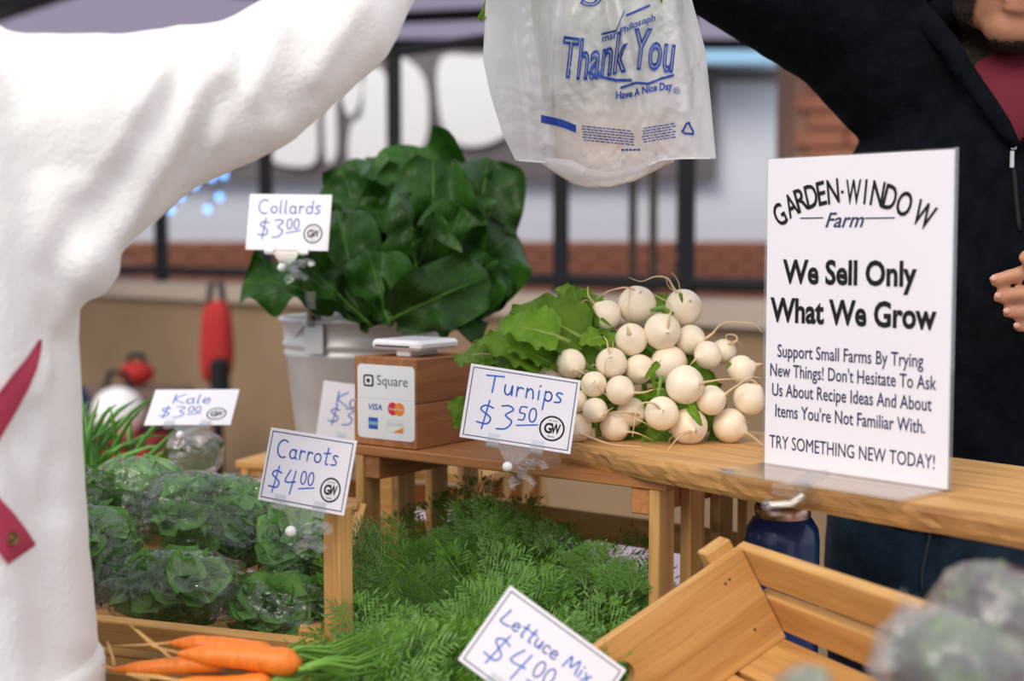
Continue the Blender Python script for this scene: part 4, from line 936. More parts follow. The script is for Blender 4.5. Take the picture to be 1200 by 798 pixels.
zx = lambda x, y: (640 + x / 3.8, 320 + y / 3.8)
turnip_pos = []
prof = []
for k in range(17):
    a = math.pi * k / 16; r0 = math.sin(a); z = -math.cos(a)
    if z > .80: z += (z - .80) * .55 ; r0 = r0 * .86
    prof.append((max(r0, .002), z * .97))
prof[-1] = (.05, 1.10)
def make_turnip(k, rpx):
    m = MB(); m.lathe(prof, 28)
    m.v = [tuple(V(v) * (1 + .035 * noise.noise(V(v) * 1.3 + V((k * 3.1, 0, 0))))) for v in m.v]; return m
order = []
for k, (x, y, r_, dd, roots, ph) in enumerate(TS):
    px, py = zx(x, y); rp = r_ / 3.8
    if y > 670: # bottom row stands on the plank
        d = 1.44
        for _ in range(12):
            r = rp * d / F; q = PZ(px, py, ZP + r * 1.0); d = (q.y) ; 
        c = q; d = c.y
    else:
        d = 1.462 + dd * 1.0 + (505 - py) * .00022; c = P(px, py, d)
    r = rp * d / F
    c.z = max(c.z, ZP + r)
    order.append((c, r, d))
for k, (x, y, r_, dd, roots, ph) in enumerate(TS):
    c, r, d = order[k]; px, py = zx(x, y); rp = r_ / 3.8
    if roots:
        rx, ry = zx(*roots[0][0]); ax = (rx - px) / rp; ay = -(ry - py) / rp; n2 = ax * ax + ay * ay
        az = math.sqrt(max(.05, 1 - min(n2, .93)))
        D = (V((ax, 0, ay)).normalized() * math.sqrt(min(n2, .93)) + V((0, -az, 0))) if n2 > 1e-4 else V((0, -1, 0))
    else: D = V((.3, .5, -.3))
    D.normalize(); X = D.orthogonal().normalized(); Y = D.cross(X)
    t = empty('turnip', 'white turnip ' + ph, 'turnip', M=basis(X, Y, D, c), group='white turnips piled on the plank')
    m = make_turnip(k, rp); m.v = [tuple(V(v) * r * 1.05) for v in m.v]; m.build('bulb', MT['turnip'], t, True)
    for j, rt in enumerate(roots):
        pts = []; n = len(rt)
        for i, (zx_, zy_) in enumerate(rt):
            u = i / (n - 1); gx, gy = zx(zx_, zy_)
            if i == 0 and j == 0: pts.append(c + D * r * .98); continue
            sx2, sy2 = (gx - px) / rp, (gy - py) / rp; rr2 = sx2 * sx2 + sy2 * sy2
            dep = d - r * (math.sqrt(max(0, 1 - rr2)) if rr2 < 1 else 0) - .004 - (.006 * math.sin(math.pi * min(1, u * 1.2)))
            q = P(gx, gy, dep)
            if q.z < ZP + .0015: q = PZ(gx, gy, ZP + .0015)
            pts.append(q)
        if n > 2:
            sm = []; PP = [pts[0]] + pts + [pts[-1]]
            for i in range(1, len(PP) - 2):
                p0, p1, p2, p3 = PP[i - 1:i + 3]
                for h_ in range(5):
                    s_ = h_ / 5; sm.append(.5 * ((2 * p1) + (-p0 + p2) * s_ + (2 * p0 - 5 * p1 + 4 * p2 - p3) * s_ * s_ + (-p0 + 3 * p1 - 3 * p2 + p3) * s_ ** 3))
            sm.append(pts[-1]); pts = sm
        R0 = .0021 if j == 0 else .0008
        rad = [max(.00035, R0 * (1 - .85 * (i / (len(pts) - 1)) ** .5)) for i in range(len(pts))]
        if j == 0: rad[0] = .0042 * r / .018
        pts = [p + V((noise.noise(p * 90), 0, noise.noise(p * 90 + V((5, 5, 5))))) * .0007 for p in pts]
        m = MB(); m.tube(pts, rad, 7); local(t, m).build('root', MT['troot'], t, True)
# turnip greens
tg = empty('turnip_greens', 'light green lobed turnip leaves bunched behind and among the turnips', 'leafy greens', P(620, 470, 1.50))
lv = [leaf_mesh('leaf', MT['turnipleaf'], leaf_grid(.1, .07, 20, 12, .3, .6, .09, 3.3, .10, 0, .2, s_, .55, .004)) for s_ in range(6)]
TL = [((690, 400, 1.50), (600, 350, 1.49), (0, 0, .8), 1.1), ((700, 385, 1.53), (655, 325, 1.54), (.5, 0, .2), 1.0), ((690, 395, 1.52), (665, 333, 1.52), (-.6, 0, .5), .9),
      ((655, 395, 1.47), (588, 372, 1.46), (0, 0, 1.0), 1.35), ((640, 425, 1.48), (560, 385, 1.48), (0, 0, 1.0), 1.0), ((620, 430, 1.49), (545, 400, 1.50), (0, 0, 1.2), 1.0),
      ((610, 430, 1.52), (525, 405, 1.54), (0, 0, 1.0), .9), ((645, 425, 1.48), (600, 400, 1.46), (.3, 0, .9), 1.0), ((665, 425, 1.49), (615, 415, 1.47), (0, 0, 1.0), .9),
      ((705, 395, 1.50), (680, 398, 1.485), (-.2, 0, .6), 1.4), ((715, 380, 1.52), (680, 395, 1.50), (-.2, 0, .6), .8), ((600, 440, 1.50), (560, 430, 1.47), (0, 0, .6), 1.2),
      ((640, 440, 1.50), (590, 435, 1.46), (0, 0, .6), 1.2), ((560, 490, 1.47), (524, 470, 1.465), (0, 0, 0), 1.4), ((565, 480, 1.47), (530, 500, 1.46), (0, 0, 0), 1.0),
      ((690, 430, 1.50), (640, 370, 1.51), (0, 0, .4), 1.2), ((670, 440, 1.52), (580, 360, 1.54), (0, 0, .3), 1.2), ((700, 420, 1.51), (720, 390, 1.49), (0, 0, .3), .9),
      ((740, 480, 1.50), (785, 455, 1.475), (.2, 0, .2), .7), ((735, 500, 1.49), (765, 465, 1.46), (-.6, 0, .2), .5), ((780, 505, 1.49), (755, 520, 1.455), (0, 0, .4), .9), ((700, 470, 1.52), (720, 490, 1.49), (0, 0, .4), 1.0),
      ((800, 430, 1.52), (840, 450, 1.49), (0, 0, .4), 1.0), ((790, 470, 1.52), (835, 475, 1.485), (0, 0, .4), .8), ((820, 500, 1.50), (850, 480, 1.48), (0, 0, .4), .8), ((740, 400, 1.53), (760, 425, 1.51), (0, 0, .4), 1.2),
      ((720, 440, 1.53), (690, 470, 1.50), (0, 0, .2), 1.2), ((840, 470, 1.53), (800, 500, 1.49), (0, 0, .2), 1.2), ((800, 400, 1.53), (820, 425, 1.51), (0, 0, .3), 1.2), ((760, 500, 1.50), (700, 500, 1.49), (0, 0, .2), 1.0),
      ((790, 360, 1.53), (745, 350, 1.52), (0, 0, .3), .7), ((850, 500, 1.50), (832, 520, 1.47), (0, 0, .5), .8), ((690, 380, 1.55), (700, 345, 1.55), (0, 0, .3), 1.0), ((755, 450, 1.545), (750, 400, 1.55), (0, 0, 0), 2.0), ((810, 490, 1.545), (810, 420, 1.55), (0, 0, 0), 1.6), ((700, 500, 1.54), (690, 430, 1.55), (0, 0, 0), 1.6)]
for k, (b, t_, fc, ws) in enumerate(TL):
    base, tip = P(*b), P(*t_); place_leaf('leaf', lv[k % 6], tg, base, tip, TOCAM(base) + V(fc), .1, ws * 1.0)
for k, (a, b, ws) in enumerate((((797, 343, 1.425), (800, 355, 1.422), .5), ((772, 425, 1.43), (757, 442, 1.42), .5), ((808, 475, 1.43), (822, 498, 1.415), .55), ((704, 373, 1.43), (716, 382, 1.425), .4), ((856, 425, 1.44), (852, 432, 1.435), .6), ((764, 432, 1.44), (768, 458, 1.43), .35))):
    base, tip = P(*a), P(*b); place_leaf('leaf', lv[k], tg, base, tip, TOCAM(base), .1, ws)
for k, (a, b) in enumerate((((790, 470, 1.50), (700, 405, 1.52)), ((740, 450, 1.50), (640, 425, 1.50)), ((805, 440, 1.50), (700, 380, 1.53)), ((790, 368, 1.50), (762, 364, 1.50)), ((760, 500, 1.48), (700, 440, 1.49)), ((775, 440, 1.47), (768, 500, 1.46)))):
    p, q = P(*a), P(*b); m = MB(); m.tube([p, lerp(p, q, .5) + UP * .006, q], [.0018, .0022, .0018], 7); local(tg, m).build('stem', MT['stem'], tg, True)
# ---------------------------------------------------------------- carrot fronds
def frond(seed, L_=.11, n=6, dense=1.0):
    rs = random.Random(seed); m = MB(); drop = .25 + rs.random() * .35
    def spine(t): return V((.06 * L_ * math.sin(t * 3 + seed), L_ * t, L_ * (.10 * math.sin(t * 2.6) - drop * t * t * .6)))
    pts = [spine(i / 6) for i in range(7)]; m.tube(pts, [.0010 - .0007 * i / 6 for i in range(7)], 3, caps=False)
    def lobe(p, d, l, w_):
        d = d.normalized(); s_ = d.cross(V((0, 0, 1)) + d.orthogonal() * .2).normalized() * w_
        m.add([p, p + d * l * .55 + s_, p + d * l, p + d * l * .55 - s_], [(0, 1, 2, 3)])
    for i in range(n):
        t = .16 + .84 * i / n; p = spine(t); ln = L_ * .34 * (1 - (t - .35) ** 2 * 1.5) * (.85 + .3 * rs.random())
        if t > .8: ln *= .7
        for s_ in (-1, 1):
            d = V((s_ * .85, .6 + .2 * rs.random(), .12 + .35 * (rs.random() - .5))).normalized(); sd_ = V((-d.y * s_, d.x * s_, 0)).normalized() * s_
            q = p + d * ln; m.add([p + V((0, .0004, 0)), p - V((0, .0004, 0)), q], [(0, 1, 2)])
            for j in range(4):
                u = .26 + .64 * j / 4; b = lerp(p, q, u); l2 = ln * .42 * (1.15 - u)
                for s2 in (-1, 1):
                    dd = (d * .75 + sd_ * s2 * .75 + V((0, 0, .35 * (rs.random() - .5)))); lobe(b, dd, l2 + .0050, .0012)
            lobe(q - d * .003, d, .012, .0013)
    lobe(spine(1) - V((0, .002, 0)), V((0, 1, -.3)), .014, .0014)
    return m
fm = [frond(k).mesh('frond') for k in range(7)]
for k, me in enumerate(fm): me.materials.append(MT['frond'])
cg = empty('carrot_greens', 'heap of feathery dark green carrot tops filling the standing crate', 'leafy greens', (0.05, 1.35, TZ))
def heap_z(x, y):   # surface of the heap
    zc = .918 + (y - 1.08) * .075
    px = 600 + x / y * F
    if px < 540: zc -= min(.09, (540 - px) * .0006) * min(1, max(0, (y - 1.2) / .15)) 
    if px < 420: zc -= (420 - px) * .0003
    if px > 600: zc -= (px - 600) * .0005 * min(1, max(.2, (y - 1.15) / .2))
    return zc + .012 * noise.noise(V((x * 12, y * 12, 3)))
rs = random.Random(3); cnt = 0; deep = MB()
# mound core
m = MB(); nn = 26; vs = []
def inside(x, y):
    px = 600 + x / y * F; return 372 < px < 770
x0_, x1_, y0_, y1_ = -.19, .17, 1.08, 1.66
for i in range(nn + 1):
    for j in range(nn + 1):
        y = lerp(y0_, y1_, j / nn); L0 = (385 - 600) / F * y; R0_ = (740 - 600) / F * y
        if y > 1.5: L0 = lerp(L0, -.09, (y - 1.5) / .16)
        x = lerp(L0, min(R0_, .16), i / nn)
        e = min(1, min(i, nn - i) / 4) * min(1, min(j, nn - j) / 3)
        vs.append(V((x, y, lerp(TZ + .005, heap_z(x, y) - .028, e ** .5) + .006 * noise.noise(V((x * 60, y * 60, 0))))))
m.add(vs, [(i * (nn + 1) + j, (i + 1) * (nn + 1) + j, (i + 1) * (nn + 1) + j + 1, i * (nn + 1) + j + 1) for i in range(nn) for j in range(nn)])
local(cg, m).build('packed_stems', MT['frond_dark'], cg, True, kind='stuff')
def frond_at(x, y, z, az, el, s_):
    d = V((math.cos(az) * math.cos(el), math.sin(az) * math.cos(el), math.sin(el))); f = V((0, -.55, 1)); X, Y, Z = leaf_frame(V((0, 0, 0)), d, f)
    return basis(X * s_, Y * s_, Z * s_, V((x, y, z)))
def clear(x, y):
    v = V((x, y, 0)) - V((SL.x, SL.y, 0)); return not (-.03 < v.dot(U) < .035 and -.01 < v.dot(W) < .23)
parts = 0; tries = 0
for lay, (N_, dz) in enumerate(((300, -.004), (620, -.026))):
    k = 0
    while k < N_:
        y = 1.09 + rs.random() * .56; px = rs.uniform(372, 765); x = (px - 600) / F * y
        if y > 1.45 and px < 430: continue
        if y < 1.34 and px > 650 + (y - 1.09) * 260: continue
        q = V((x, y, 0)) - V((SL.x, SL.y, 0))
        if q.dot(W) > .19: continue
        az = rs.gauss(R(85), R(60)) if y > 1.3 else rs.gauss(R(10), R(70)); el = rs.uniform(R(-10), R(62))
        M = frond_at(x, y, heap_z(x, y) + dz - .012, az, el, rs.uniform(.5, .95) if lay == 0 else rs.uniform(.6, 1.0))
        if lay == 0:
            o = mkobj('frond', fm[k % 7], None, cg); o.matrix_basis = cg.matrix_basis.inverted() @ M
        else:
            me = fm[k % 7]; deep.add([M @ v.co for v in me.vertices], [tuple(p.vertices) for p in me.polygons])
        k += 1
# sprig that hangs out to the left between the slats, and tips rising at the back
for (a, b, s_) in (((470, 668, 1.38), (388, 668, 1.34), 1), ((465, 680, 1.38), (395, 690, 1.33), 1), ((460, 655, 1.39), (400, 645, 1.36), 1), ((455, 690, 1.36), (372, 682, 1.32), 1), ((475, 660, 1.40), (430, 630, 1.38), 1),
                   ((560, 640, 1.52), (575, 580, 1.55), 1), ((590, 640, 1.52), (610, 598, 1.55), 1), ((540, 650, 1.52), (530, 610, 1.55), 1), ((700, 680, 1.42), (695, 632, 1.44), 1), ((690, 690, 1.42), (665, 640, 1.45), 1), ((740, 700, 1.38), (748, 650, 1.40), 1), ((725, 700, 1.38), (722, 655, 1.41), 1), ((630, 650, 1.5), (650, 610, 1.52), 1)):
    p, q = P(*a), P(*b); X, Y, Z = leaf_frame(p, q, V((0, -.8, .6))); s2 = (q - p).length / .11
    for w_ in range(3):
        M = basis(X * s2 * 1.2, Y * s2, Z * s2, p) @ Matrix.Rotation(R((w_ - 1) * 24), 4, 'Z'); me = fm[(w_ + int(a[0])) % 7]
        deep.add([M @ v.co for v in me.vertices], [tuple(pp_.vertices) for pp_ in me.polygons])
local(cg, deep).build('lower_fronds', MT['frond'], cg, kind='stuff')
# ---------------------------------------------------------------- carrots
CZ = .925
cs = P(250, 800, 1.16)
stc = empty('wooden_crate', 'low slatted crate under the carrots', 'crate', (-.235, 1.125, TZ))
for k in range(3): board('top_slat', stc, V((-.305, 1.085 + k * .036, CZ - .005)), V((-.15, 1.085 + k * .036 - .03, CZ - .005)), V((0, 1, 0)), .032, .009, MT['crate'])
for x in (-.28, -.158):
    board('cross_rail', stc, V((x, 1.07, CZ - .016)), V((x, 1.225, CZ - .016)), V((1, 0, 0)), .018, .012, MT['crate'])
    for y in (1.17, 1.215): board('leg', stc, V((x, y, TZ)), V((x, y, CZ - .022)), V((1, 0, 0)), .014, .014, MT['crate'])
CR_ = [  # crown px, tip px, root px, crown radius px, depths, label
 ((322, 770), (196, 754), [(165, 756), (130, 757)], 15, 1.125, 1.14, 'orange carrot at the back of the bunch, thin root to the left'),
 ((352, 783), (206, 762), [(180, 758), (152, 732)], 18, 1.095, 1.11, 'thickest orange carrot lying across the front of the bunch'),
 ((268, 779), (128, 780), [(110, 775), (94, 765)], 13, 1.11, 1.12, 'long orange carrot reaching furthest left in the bunch'),
 ((318, 800), (205, 796), [(185, 792), (148, 789)], 13, 1.09, 1.10, 'orange carrot underneath the thickest one, hairy side root'),
 ((300, 812), (240, 806), [(225, 800), (150, 790)], 12, 1.07, 1.08, 'orange carrot at the lower edge of the picture'),
]
for k, (cr, tp, rt, rp, d0, d1, lab) in enumerate(CR_):
    c0 = P(cr[0], cr[1], d0); c1 = P(tp[0], tp[1], d1); ax = c1 - c0; n = 26; r0 = rp / F * d0; pts = []; rad = []
    for i in range(n + 1):
        t = i / n; pts.append(c0 + ax * t + V((0, 0, .003 * math.sin(t * 3 + k)))); 
        r = r0 * (1 - .42 * t) * (1 - max(0, (t - .72) / .28) ** 1.6 * .9) * min(1, .35 + 7 * t if t < .1 else 1)
        rad.append(max(.0012, r * (1 + .02 * math.sin(i * 5 + k))))
    e = empty('carrot', lab, 'carrot', c0, group='carrots of the bunch in the lower left')
    m = MB(); m.tube(pts, rad, 20); local(e, m).build('taproot', MT['carrot'], e, True)
    m = MB(); m.tube([pts[-2]] + [P(x, y, d1 - .004) for x, y in rt], [.0014] + [.0009] * (len(rt) - 1) + [.0004], 6); local(e, m).build('root_tip', MT['croot'], e, True)
    for j in range(7):
        a = c0 - ax.normalized() * -.001; t2 = P(cr[0] + 45 + 25 * rs.random(), cr[1] - 18 + 36 * rs.random() * .8, d0 + .02 + .02 * rs.random()); 
        m = MB(); m.tube([a + V((0, (j - 3) * .0012, 0)), lerp(a, t2, .5) + V((0, 0, .004)), t2, t2 + (t2 - a) * .7 + V((0, .01, .006))], [.0022, .0016, .0013, .0008], 6); local(e, m).build('leaf_stalk', MT['stem'], e, True)
for pts_ in ([(160, 738), (185, 758), (200, 771)], [(126, 752), (132, 770), (134, 780)], [(148, 790), (165, 795), (175, 797)]):
    m = MB(); m.tube([P(x, y, 1.10) for x, y in pts_], [.0005, .0008, .0016], 6); local(e, m).build('side_root', MT['croot'], e, True)
# ---------------------------------------------------------------- bags of greens
leafk = [leaf_grid(.075, .052, 10, 8, .35, .8, .14, 3, .10, 0, 0, s_, .6, .005) for s_ in range(5)]
def greens_bag(px, py, d, wpx, hpx, thick, label, mats=('kale',), roll=0, seed=0, film_m='film', n=46, tails=1, group='clear bags of kale in the tilted crate', cat='bag of greens', filmscale=1.10, ls=1.0):
    c = P(px, py, d); rx, rz = wpx / 2 / F * d, hpx / 2 / F * d; ry = thick
    Rm = Matrix.Rotation(R(roll), 3, 'Y') @ Matrix.Rotation(R(-22), 3, 'X')
    e = empty('produce_bag', label, cat, M=Matrix.Translation(c) @ Rm.to_4x4(), group=group); rs = random.Random(seed)
    # leaves
    gv = {k: ([], [], []) for k in mats}
    for k in range(n):
        u = rs.uniform(-1, 1); a = rs.uniform(0, 2 * math.pi); r_ = math.sqrt(1 - u * u); dr = V((r_ * math.cos(a), -abs(r_ * math.sin(a)) if rs.random() < .8 else r_ * math.sin(a), u))
        p = V((dr.x * rx * .70, dr.y * ry * .72, dr.z * rz * .66)); nrm = V((dr.x / rx, dr.y / ry, dr.z / rz)).normalized()
        tg_ = V((rs.gauss(0, 1), rs.gauss(0, 1), rs.gauss(0, .6))); tg_ = (tg_ - nrm * tg_.dot(nrm)).normalized(); X = tg_.cross(nrm); s_ = rs.uniform(.75, 1.2) * ls
        M = basis(X * s_, tg_ * s_, nrm * s_, p - tg_ * .03 * s_); g = leafk[k % 5]; mt = mats[k % len(mats)]; V_, F_, UV_ = gv[mt]; n0 = len(V_)
        V_ += [M @ v for v in g[0]]; F_ += [tuple(n0 + i for i in f) for f in g[1]]; UV_ += g[2]
    for mt, (V_, F_, UV_) in gv.items():
        o = mkobj('greens', leaf_mesh('greens', MT[mt], (V_, F_, UV_)), None, e, kind='stuff')
    # crumpled film
    m = MB(); N1, N2 = 44, 60; vs = []
    for i in range(N1 + 1):
        th = math.pi * i / N1
        for j in range(N2):
            a = 2 * math.pi * j / N2; v = V((math.sin(th) * math.cos(a), math.sin(th) * math.sin(a), math.cos(th)))
            sq = (abs(v.x) ** 4 + abs(v.z) ** 4 + abs(v.y) ** 4) ** -.25; sq = lerp(1, sq, .45)
            q = V((v.x * rx, v.y * ry, v.z * rz)) * filmscale * sq
            nz = noise.noise(q * 22 + V((seed, 0, 0))); nz2 = abs(noise.noise(q * 45 + V((0, seed, 0)))); nz3 = abs(noise.noise(V((q.x * 25, q.z * 90, seed))))
            q *= 1 + .10 * nz - .15 * nz2 - .12 * nz3
            vs.append(q)
    m.add(vs, [(i * N2 + j, (i + 1) * N2 + j, (i + 1) * N2 + (j + 1) % N2, i * N2 + (j + 1) % N2) for i in range(N1) for j in range(N2)])
    m.build('film', MT[film_m], e, True)
    if tails:  # gathered, loose mouth of the bag: pleated fan
        sd_ = -1 if tails == 1 else 1; m = MB(); vs = []; A1, A2 = 12, 22
        for i in range(A1 + 1):
            t = i / A1
            for j in range(A2 + 1):
                s_ = j / A2 * 2 - 1; hh = rz * (.55 + .35 * t) * s_
                vs.append(V((sd_ * (rx * .86 + rx * .42 * t), .006 * math.sin(j * 1.9) * (1 - .3 * t) + .006 * noise.noise(V((t * 4, s_ * 4, seed))) - ry * .2, hh + .006 * noise.noise(V((s_ * 3, t * 3, seed + 5))))))
        m.add(vs, [(i * (A2 + 1) + j, i * (A2 + 1) + j + 1, (i + 1) * (A2 + 1) + j + 1, (i + 1) * (A2 + 1) + j) for i in range(A1) for j in range(A2)])
        m.build('bag_mouth', MT[film_m], e, True)
    return e
greens_bag(205, 688, 1.36, 168, 84, .052, 'clear bag of kale in the middle of the front row of the crate', seed=1)
greens_bag(335, 716, 1.34, 130, 72, .045, 'clear bag of kale in the right front corner, strong reflections', seed=2, roll=12)
greens_bag(112, 655, 1.39, 104, 116, .05, 'clear bag of kale in the left front corner beside the white sweater', seed=3, tails=0)
greens_bag(265, 612, 1.47, 190, 108, .055, 'largest clear bag of kale in the centre of the back row', seed=4, roll=8, n=60)
greens_bag(165, 585, 1.53, 120, 90, .05, 'clear bag of kale second from the left in the back row', seed=5, tails=0)
greens_bag(346, 640, 1.44, 84, 100, .045, 'clear bag of kale under the carrots card, brownish edges', seed=6, roll=-10, tails=0)
greens_bag(98, 592, 1.50, 90, 76, .05, 'clear bag of kale at the back left of the crate', seed=7, tails=0)
G2 = 'clear bags of salad mix in the lower right'
greens_bag(1165, 725, .78, 130, 120, .045, 'clear bag of dark purple lettuce at the right edge behind another bag', mats=('purple', 'salad'), seed=11, film_m='film2', group=G2, tails=0, roll=30, n=70, ls=.55)
greens_bag(1115, 785, .70, 150, 112, .045, 'clear bag of pale salad mix nearest the camera, pointed corner up left', mats=('salad', 'salad', 'purple'), seed=12, film_m='film2', group=G2, tails=1, roll=28, n=80, ls=.55)
greens_bag(942, 812, .70, 60, 60, .03, 'small clear bag corner at the lower edge inside the tilted crate', mats=('salad',), seed=13, film_m='film2', group=G2, tails=0, n=4, ls=.3)
e = greens_bag(228, 528, 1.76, 62, 52, .03, 'empty crumpled clear bag below the leaning kale card', mats=('salad',), seed=14, film_m='film2', tails=0, n=1, group='loose film bags', cat='bag')
# ---------------------------------------------------------------- green onions
go = empty('green_onions', 'bunch of long green onion blades at the left behind the kale bags', 'leafy greens', P(110, 560, 1.80))
rs = random.Random(8)
for k in range(34):
    b = P(rs.uniform(70, 150), rs.uniform(545, 590), rs.uniform(1.74, 1.84)); t_ = P(rs.uniform(85, 235) if k % 2 else rs.uniform(84, 130), rs.uniform(462, 530), rs.uniform(1.75, 1.9))
    m = MB(); m.tube([b, lerp(b, t_, .35) + UP * .012, lerp(b, t_, .7) + UP * .012, t_], [.0035, .0038, .003, .0006], 7, flat=.7); local(go, m).build('blade', MT['onion'], go, True)
m = MB(); m.box((0, 0, 0), (.20, .16, .17), bev=.004)
o = m.build('wooden_box', MT['crate'], label='wooden box under the green onions behind the kale crate', cat='box'); q = P(112, 590, 1.80); o.location = (q.x, q.y + .04, TZ + .0855); o.rotation_euler = (0, 0, -R(20))
# ---------------------------------------------------------------- people
def remesh(mb, voxel, name, smooth_it=6, disp=None):
    me = mb.mesh(name); ob = bpy.data.objects.new(name, me); COL.objects.link(ob)
    md = ob.modifiers.new('r', 'REMESH'); md.mode = 'VOXEL'; md.voxel_size = voxel
    ms = ob.modifiers.new('s', 'SMOOTH'); ms.factor = .5; ms.iterations = smooth_it
    bpy.context.view_layer.update()
    out = bpy.data.meshes.new_from_object(ob.evaluated_get(bpy.context.evaluated_depsgraph_get()))
    bpy.data.objects.remove(ob); bpy.data.meshes.remove(me); out.name = name
    if disp:
        nn_ = [v.normal.copy() for v in out.vertices]
        for v, n_ in zip(out.vertices, nn_): v.co += n_ * disp(v.co)
        out.update()
    return out
def shift(me, off):
    for v in me.vertices: v.co -= off
    me.update(); return me
def seg_d(p, a, b):
    ab = b - a; t = max(0, min(1, (p - a).dot(ab) / ab.length_squared)); return (p - (a + ab * t)).length
def torso(m, st, n=28):   # stations (centre, rx, ry)
    vs = []; fs = []
    for c, rx, ry in st:
        for k in range(n):
            a = 2 * math.pi * k / n; ca_, sa_ = math.cos(a), math.sin(a); p_ = 2.4
            s_ = (abs(ca_) ** p_ + abs(sa_) ** p_) ** (-1 / p_); vs.append(V(c) + V((rx * ca_ * s_, ry * sa_ * s_, 0)))
    for i in range(len(st) - 1):
        for k in range(n):
            a = i * n + k; b = i * n + (k + 1) % n; fs.append((a, b, b + n, a + n))
    fs += [tuple(range(n))[::-1], tuple(range(len(vs) - n, len(vs)))]; m.add(vs, fs)
def hand(m, wrist, palm_dir, palm_nrm, side, curl=.5, s_=1.0, spread=.0):
    "palm with four fingers and thumb; palm_dir points to the knuckles, palm_nrm out of the palm, side towards the thumb"
    d = palm_dir.normalized(); n_ = (palm_nrm - d * palm_nrm.dot(d)).normalized(); sd_ = n_.cross(d) * side
    kn = wrist + d * .085 * s_
    for j in range(4):
        o = sd_ * (.030 - .020 * j) * s_; m.caps(wrist + d * .018 * s_ + o * .6, .013 * s_, kn + o, .0105 * s_, 10)
        L1 = [.040, .045, .042, .033][j] * s_; L2 = L1 * .62; L3 = L1 * .52; a = 0; p = kn + o; r = .0092 * s_ - .0005 * j
        for l, da in ((L1, curl), (L2, curl * 1.2), (L3, curl * .8)):
            a += da; q = p + (d * math.cos(a) + n_ * math.sin(a)).normalized() * l + sd_ * spread * (1.5 - j) * l; m.caps(p, r, q, r * .92, 8); p = q; r *= .92
    b = wrist + d * .022 * s_ + sd_ * .026 * s_; k1 = b + (d * .6 + sd_ * .75 + n_ * .25).normalized() * .038 * s_; k2 = k1 + (d * .9 + sd_ * .25 + n_ * .45).normalized() * .030 * s_; k3 = k2 + (d * .9 + n_ * .5).normalized() * .024 * s_
    m.caps(b, .0135 * s_, k1, .0115 * s_, 8); m.caps(k1, .0112 * s_, k2, .0098 * s_, 8); m.caps(k2, .0096 * s_, k3, .0082 * s_, 8)
def head(m, c, fwd, up, s_=1.0):
    "skull, jaw, nose, brow, lips, ears; c is the centre of the head"
    f = fwd.normalized(); u = (up - f * up.dot(f)).normalized(); x = f.cross(u); B_ = Matrix((x, f, u)).transposed()
    E = lambda o, r: m.ell(c + B_ @ (V(o) * s_), tuple(q * s_ for q in r), 18, M=B_)
    E((0, -.012, .030), (.074, .094, .085)); E((0, .018, -.035), (.062, .070, .075)); E((0, .048, -.085), (.036, .034, .030))
    E((-.032, .012, -.068), (.026, .050, .032)); E((.032, .012, -.068), (.026, .050, .032))
    E((0, .092, -.012), (.012, .016, .026)); E((0, .104, -.024), (.014, .013, .011)); E((-.030, .078, .022), (.026, .014, .010)); E((.030, .078, .022), (.026, .014, .010))
    E((0, .082, -.056), (.024, .012, .0065)); E((0, .080, -.066), (.021, .012, .0075)); E((-.076, -.004, -.005), (.010, .020, .032)); E((.076, -.004, -.005), (.010, .020, .032))
    E((-.038, .062, -.020), (.022, .022, .020)); E((.038, .062, -.020), (.022, .022, .020))
    return B_
def eyes(parent, c, B_, s_, off):
    for sx_ in (-1, 1):
        m = MB(); m.ell(c + B_ @ (V((sx_ * .032, .076, .004)) * s_) - off, .0125 * s_, 14); m.build('eye', MT['white_plastic'], parent, True)
        m = MB(); m.ell(c + B_ @ (V((sx_ * .032, .0855, .003)) * s_) - off, .0055 * s_, 10); m.build('iris', MT['ink'], parent, True)
# ---- customer in white, left foreground
D1 = 1.09
off = V((-.47, 1.07, 0))
wp = empty('person', 'person in loose white sweater reaching across at the left', 'person', off)
tc = P(-125, 500, 1.08); tx, ty = tc.x, tc.y
sh1 = P(-95, 175, 1.10); el1 = P(290, 102, 1.12); wr1 = P(540, -150, 1.26); hd1 = V((tx - .03, ty + .02, 1.68))
off = V((tx, ty, 0)); wp.location = off
m = MB()
B1 = head(m, hd1, V((.8, .6, -.1)), UP)
m.caps(V((tx, ty, 1.45)), .058, hd1 + V((0, 0, -.06)), .052)
torso(m, [(V((tx, ty, z)), rx, ry) for z, rx, ry in ((.80, .135, .10), (.90, .125, .095), (1.0, .105, .085), (1.1, .10, .08), (1.25, .105, .075), (1.36, .11, .07), (1.43, .09, .055), (1.46, .06, .05))])
m.caps(V((tx + .06, ty + .02, 1.39)), .05, el1, .038); m.caps(el1, .040, wr1, .026)
el1b = V((tx - .24, ty - .02, 1.12)); wr1b = V((tx - .23, ty + .03, .92)); m.caps(V((tx - .11, ty, 1.39)), .05, el1b, .038); m.caps(el1b, .036, wr1b, .026)
hand(m, wr1, (P(600, -215, 1.32) - wr1), V((.3, .2, -1)), 1, .7); hand(m, wr1b, V((.1, .2, -.6)), V((1, 0, 0)), 1, .3)
for s_ in (-1, 1):
    hp_, kn_, an_ = V((tx + s_ * .07, ty, .82)), V((tx + s_ * .09, ty + .02, .48)), V((tx + s_ * .09, ty - .01, .08))
    m.caps(hp_, .07, kn_, .056); m.caps(kn_, .054, an_, .036); m.caps(an_ + V((0, 0, -.035)), .038, an_ + V((.02, .12, -.045)), .030)
body = shift(remesh(m, .0065, 'body'), off); mkobj('body', body, MT['skin'], wp, True)
eyes(wp, hd1, B1, 1, off)
m = MB(); m.ell(hd1 + V((-.02, -.012, .045)), (.088, .104, .088), 24); m.ell(hd1 + V((-.045, -.03, -.05)), (.07, .085, .12), 20)
